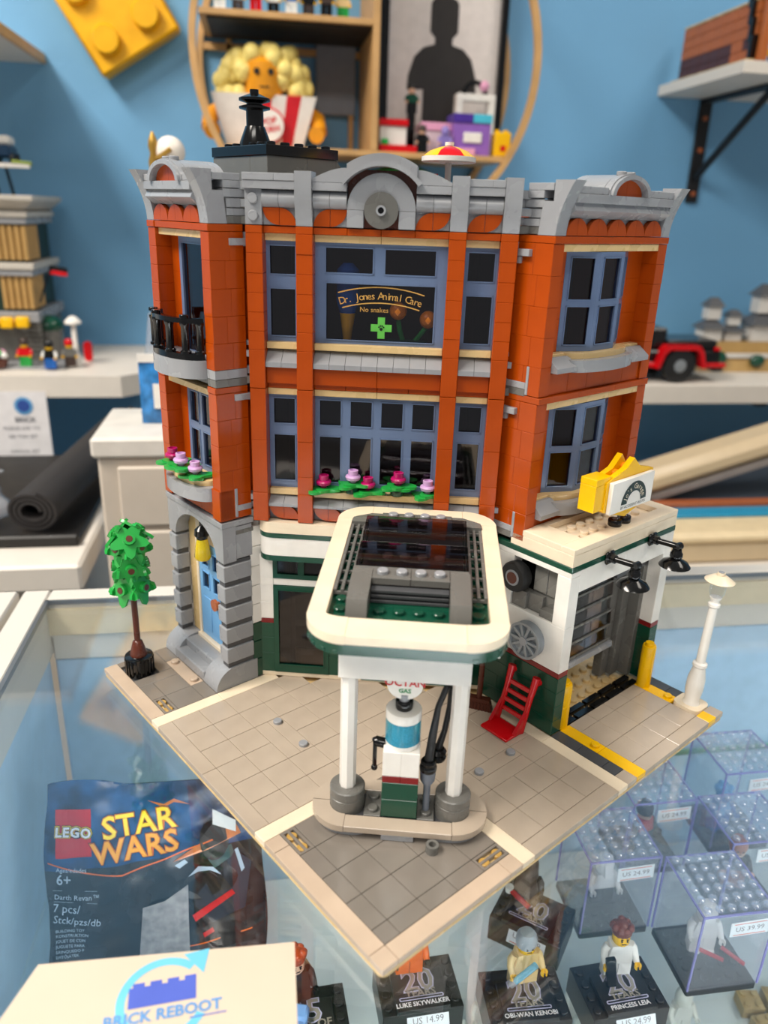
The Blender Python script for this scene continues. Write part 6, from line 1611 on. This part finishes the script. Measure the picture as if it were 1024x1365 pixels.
# long shelf on the near side with the tan toy building
lt = wth('display_shelf', 'white display shelf carrying the tan toy hotel and toy people', 'shelf', -0.65, 1.40, 0.956)
MB().prism([(-.6, -.001), (-.6, -.27), (.452, -.27), (.487, -.235), (.487, -.001)], 0, .03, 'xy').build('board', SHW, lt)
for x in (-.3, .25): bx(lt, 'bracket', BRK, x-.012, x+.012, -.22, -.001, -.02, -.001)
th = wth('toy_hotel', 'tan and grey toy hotel with white cornice and yellow sign letters', 'toy building', -0.42, 1.285, 0.9862)
bx(th, 'base_plate', GREY, -.11, .138, -.11, .10, 0, .003)
LOG = mat('tan_log_plastic', '#B8935A', .4); LGW = mat('pale_grey_plastic', '#C6C0B6', .4)
def storey(z0, z1_, x1, mt_):
    bx(th, 'wall_block', mt_, -.09, x1-.004, -.055, .09, z0, z1_, .001)
storey(.003, .06, .098, DGREY); storey(.075, .125, .092, mat('bottle_green_plastic', '#173127', .4)); storey(.143, .195, .092, mat('bottle_green_plastic', '#173127'))
for k in range(4): bx(th, 'door_pillar', GREY, -.08+k*.03, -.066+k*.03, -.062, -.055, .003, .06)
for k in range(8): bx(th, 'corner_stone', DGREY, .072, .1, -.062, -.05, .004+k*.007, .0095+k*.007, .0005)
for z0 in (.079, .147):
    for k in range(5): MB().lathe([(.0042, 0), (.0042, .046)], (.055+k*.009, -.056, z0), 10).build('tan_log', LOG, th)
    for k in range(6): MB().lathe([(.0042, 0), (.0042, .046)], (.0915, -.048+k*.009, z0), 10).build('tan_log', LOG, th)
    bx(th, 'tan_log', LOG, .026, .038, -.061, -.055, z0, z0+.046)
    for k in range(9): bx(th, 'baluster', BLACK, -.085+k*.0125, -.082+k*.0125, -.068, -.064, z0-.002, z0+.012, 0)
    bx(th, 'balcony_rail', BLACK, -.09, .03, -.069, -.063, z0+.012, z0+.015, 0)
for (z0, z1_, o_, mt_) in ((.060, .075, .008, GREY), (.125, .134, .006, GREY), (.134, .143, .009, LGW), (.195, .204, .005, GREY), (.204, .212, .008, LGW), (.226, .233, .022, LGW)):
    bx(th, 'ledge', mt_, -.09-o_, .092+o_, -.058-o_, .09, z0, z1_, .001)
frust(MB(), -.09, .094, -.11, .112, -.06, .09, -.08, .09, .212, .226).build('flared_cornice', LGW, th)
MB().cyl((.018, -.072, .219), .009, .006, 16, 'y').build('clock_disc', LGW, th)
for k in range(6):
    MB().box(-.035+k*.021, -.017+k*.021, -.082, -.07, .050+.0008*k, .066+.0008*k, .002).build('sign_letter', YELLOW, th)
MB().ball((.103, -.03, .052), .022, 14, 8, (1, 1, .7)).build('green_dome', DGREEN, th); MB().lathe([(.02, .003), (.02, .05)], (.103, -.03, 0), 12).build('turret', DGREY, th)
lamp_ = wth('toy_street_lamp', 'white mushroom topped toy lamp beside the tan toy hotel', 'lamp post', -0.272, 1.21, 0.9862)
MB().lathe([(.008, 0), (.007, .012), (.004, .02), (.0035, .058), (.006, .06), (.012, .061), (.012, .064), (.005, .071), (.001, .072)], n=16).build('post', WHITE, lamp_)
rp = wth('red_paddle', 'small red rounded sign board behind the mushroom lamp', 'toy sign', -0.262, 1.245, 0.9862)
MB().prism(rrect(-.006, .006, 0, .03, .0055, 5), -.002, .002, 'xz').build('board', RED, rp)
fl = wth('toy_flag', 'small black and red flag on an angled pole on the toy hotel', 'flag', -0.318, 1.226, 1.075)
MB().tube([(0, 0, 0), (.022, -.004, .052)], .0016, 6).build('pole', BLACK, fl)
for (z0, mt_) in ((.040, RED), (.046, BLACK)):
    v = []; f = []
    for i in range(7):
        for dz in (0, .0058): v.append((.019+.1*(z0-.04)+i*.004, -.004+.002*math.sin(i*1.1), z0+dz-.0012*i*.4))
    f = [(2*i, 2*i+2, 2*i+3, 2*i+1) for i in range(6)]
    me_ = MB().add(v, f).add([(a, b+.0004, c_) for a, b, c_ in v], f).build('flag_band', mt_, fl)
for (x, y, a, b, lab) in ((-0.338, 1.190, TAN, RED, 'red shirted toy person with green legs before the toy hotel'), (-0.300, 1.172, BLUE, BLACK, 'white sleeved toy person with blue legs before the toy hotel'), (-0.276, 1.188, BRNS, DGREY, 'red capped toy person beside the mushroom lamp')):
    figure((x, y, .9893), R(random.uniform(-20, 20)), lab, 'toy figure', GREEN if a is TAN else a, b, WHITEF if a is BLUE else b, FLESH, FLESH, 'cap', RED if a is BRNS else (BLACK if a is BLUE else BRNS))
fp = wth('toy_planter', 'brown toy planter of white and pink flowers before the toy hotel', 'planter', -0.372, 1.178, 0.9893)
MB().lathe([(.01, 0), (.014, .01)], n=14).build('tub', BROWN, fp)
for k in range(6): MB().ball((.009*math.cos(k), .007*math.sin(k*1.3), .016+.003*(k % 2)), .005, 8, 6).build('bloom', (WHITEF, PINK, GREEN)[k % 3], fp)
# little car park on the hotel roof
cp = wth('roof_ramp', 'black toy landing deck on struts above the toy hotel', 'toy set', -0.375, 1.25, 1.2194)
for (x, y) in ((.02, -.02), (.028, .02), (-.04, 0)): MB().tube([(x, y, 0), (x-.006, y, .036)], .0022, 6).build('strut', BLACK, cp)
bx(cp, 'deck', BLACK, -.07, .045, -.03, .035, .036, .041); bx(cp, 'white_edge', WHITE, -.02, .068, -.034, -.0305, .034, .04); MB().tube([(.045, -.032, .042), (.07, -.032, .04)], .003, 6).build('lime_nose', mat('lime_plastic', '#8CA03A', .4), cp)
cr_ = wth('small_toy_car', 'small white and dark blue toy car parked on the black deck', 'toy car', -0.345, 1.245, 1.2606)
bx(cr_, 'car_body', mat('midnight_plastic', '#1B3A58', .3), -.012, .012, -.02, .02, .006, .022, .003); bx(cr_, 'car_top', WHITE, -.011, .011, -.014, .016, .022, .034, .003)
for sx in (-.012, .012):
    for y in (-.012, .012): MB().cyl((sx-.003, y, .0062), .006, .006, 12, 'x').build('wheel', RUBBER, cr_)
cy_ = wth('small_toy_car', 'small yellow toy car parked on the black deck', 'toy car', -0.378, 1.245, 1.2606)
bx(cy_, 'car_body', YELLOW, -.012, .012, -.02, .02, .006, .03, .003)
for sx in (-.012, .012):
    for y in (-.012, .012): MB().cyl((sx-.003, y, .0062), .006, .006, 12, 'x').build('wheel', RUBBER, cy_)
# upper near shelf
ul = wth('upper_shelf', 'white underside wall shelf with raw wood edge high beside the yellow brick', 'shelf', -0.6, 1.40, 1.406)
bx(ul, 'board', SHW, -.5, .283, -.30, -.001, 0, .012); bx(ul, 'wood_edge', WOOD, .283, .288, -.30, -.001, -.0005, .0135)

# price sheet, cabinet, bench, mat roll, sacks
psn = wth('price_sheet', 'white printed price sheet hanging from the display shelf edge', 'price sheet', -0.342, 1.122, 0.866)
bx(psn, 'sheet', mat('white_paper', '#E4E2E4', .6), -.04, .043, 0, .001, 0, .10, 0)
pm = Matrix.Translation((0, -.0006, 0)) @ UP
lettering([('BRICK', 0.012, .06, .010, .0003), ('PLEASE ASK TO', 0.006, .048, .007), ('SEE THIS SET', 0.006, .036, .007), ('OFFICIAL SET', 0.006, .014, .0065)], 'lettering', INKG, psn, pm)
for (r_, m_) in ((.0125, mat('badge_blue', '#5C9CCC', .5)), (.0085, mat('badge_navy', '#2E4E9A', .5))):
    MB().cyl((0.012, -.0008 if r_ > .01 else -.0012, .080), r_, .0005, 22, 'y').build('round_badge', m_, psn)
cb = wth('filing_cabinet', 'pale steel two drawer cabinet behind the arched doorway wing', 'cabinet', 0.01, 0.80, 0.0)
CBM = mat('pale_steel_enamel', '#CFC3B4', .4, var=.02)
bx(cb, 'cabinet_body', CBM, -.164, .12, -.08, .028, 0, .993, .003); bx(cb, 'cabinet_top', mat('cabinet_top_enamel', '#DAD4CB', .4), -.168, .125, -.086, .03, .993, 1.013, .003)
for (z0, z1_) in ((.925, .985), (.72, .92), (.5, .715), (.1, .495)):
    d_ = bx(cb, 'drawer', CBM, -.146, .11, -.086, -.08, z0, z1_, .002)
    MB().box(.04, .12, -.09, -.086, z1_-.03, z1_-.015, .001).build('handle', SILVER, d_)
bn = wth('side_bench', 'white bench with the rolled black mat behind the counter', 'bench', -0.645, 0.86, 0.0)
bx(bn, 'bench_top', SHW, -.4, .47, -.16, .2, .865, .893, .003); bx(bn, 'bench_base', CBM, -.38, .45, -.13, .19, 0, .865, .002)
tray = wth('black_tray', 'flat black tray under the rolled mat on the white bench', 'tray', -0.385, 0.86, 0.8932)
bx(tray, 'tray_base', mat('tray_black', '#191716', .5), -.2, .2, -.11, .18, 0, .006, .002); bx(tray, 'tray_lip', mat('tray_black', '#191716'), -.2, .2, -.116, -.11, 0, .012, .002)
mr_ = wth('rolled_mat', 'rolled charcoal rubber mat lying on the black tray', 'mat', -0.232, 0.765, 0.9235)
sp_o = []; sp_i = []
for i in range(90):
    a = i*2*PI*3.2/89; r_ = .010+.0135*i/89
    sp_o.append((r_*math.cos(a)*1.15, r_*math.sin(a)*.95)); sp_i.append(((r_-.0032)*math.cos(a)*1.15, (r_-.0032)*math.sin(a)*.95))
mt_ = Matrix.Rotation(R(-9), 4, 'Z') @ Matrix.Rotation(R(3), 4, 'X')
MB().strip(sp_o, sp_i, 0, .30, 'xz', mt_).build('mat_spiral', mat('charcoal_mat', '#2E2B2B', .7, bump=.4, bscale=700), mr_)
sk = wth('brick_sack', 'clear plastic sack of loose coloured bricks on the white bench', 'plastic bag', -0.338, 0.80, 0.8995)
SACK = thin_glass('sack_film', (.9, .92, .96), .07, .12, (.8, .84, .9), .22)
v = []; f = []
for j in range(8):
    for i in range(20):
        a = 2*PI*i/20; rr_ = (.055, .066, .066, .058, .046, .034, .026, .03)[j]*(1+.12*math.sin(5*a+j))
        v.append((rr_*math.cos(a)+.006*j, .6*rr_*math.sin(a), .0005+.0078*j))
for j in range(7):
    for i in range(20): f.append((j*20+i, j*20+(i+1) % 20, (j+1)*20+(i+1) % 20, (j+1)*20+i))
f.append(tuple(range(19, -1, -1)))
MB().add(v, f).build('film', SACK, sk)
random.seed(5)
for k in range(26):
    a = random.uniform(0, 2*PI); r_ = random.uniform(0, .045); mt_ = (ORSUIT, WHITE, RED, YELLOW, TAN, PINK, GREY)[k % 7]
    MB().box(-.006, .006, -.004, .004, 0, .007, .0006, Matrix.Translation((r_*math.cos(a), .5*r_*math.sin(a), .003+.006*(k % 4))) @ Euler((random.uniform(-.4, .4), 0, a)).to_matrix().to_4x4()).build('loose_brick', mt_, sk)
bp_ = wth('blue_packet', 'blue and white toy packet standing on the pale cabinet', 'toy bag', -0.1, 0.765, 1.0135)
v = []; f = []; nx, ny = 8, 10
for s_ in (1, -1):
    for j in range(ny+1):
        for i in range(nx+1):
            u, w_ = i/nx, j/ny; v.append(((u-.5)*.034, s_*-.005*math.sin(PI*u)**.7*math.sin(PI*w_)**.6, w_*.066))
n_ = (nx+1)*(ny+1)
for s_ in (0, n_):
    for j in range(ny):
        for i in range(nx): a = s_+j*(nx+1)+i; f.append((a, a+1, a+nx+2, a+nx+1))
MB().add(v, f).build('packet_film', mat('packet_blue', '#2F78B8', .25, var=.5, nscale=90), bp_)
bx(bp_, 'packet_panel', WHITE, -.004, .008, -.0056, -.0052, .016, .04, 0); bx(bp_, 'header', WHITE, -.017, .017, -.003, -.001, .060, .068, 0)
tpz = wth('gold_figurine', 'small gold figurine hugging a white ball on a tall stand', 'figurine', -0.0835, 0.80, 1.0135)
GLD = mat('gold_plastic', '#B08A3C', .3, metal=.5)
bx(tpz, 'stand', SHW, -.005, .012, -.009, .009, 0, .2315); 
MB().ball((.005, 0, .2452), .0135, 18, 12).build('white_ball', mat('ball_white', '#EDE4D8', .35), tpz)
mb = MB().lathe([(.004, .2256), (.005, .236), (.003, .243), (.0045, .249), (.004, .254), (.001, .261)], (-.0095, -.004, 0), 12); mb.build('gold_body', GLD, tpz)
MB().tube([(-.009, -.004, .238), (0, -.013, .242), (.007, -.0135, .247)], .0022, 8).build('gold_arm', GLD, tpz); MB().ball((-.008, -.008, .2262), .0045, 10, 7).build('pale_foot', CREAM, tpz)
pk = wth('clear_green_bag', 'clear plastic bag with green pieces on the pale cabinet', 'plastic bag', -0.098, 0.812, 1.0135)
frust(MB(), -.026, .012, -.012, .006, -.008, .008, -.004, .004, 0, .10).build('bag_film', thin_glass('sack_film', ()), pk); bx(pk, 'green_piece', GREEN, -.018, .006, -.005, .005, .002, .055, .002)
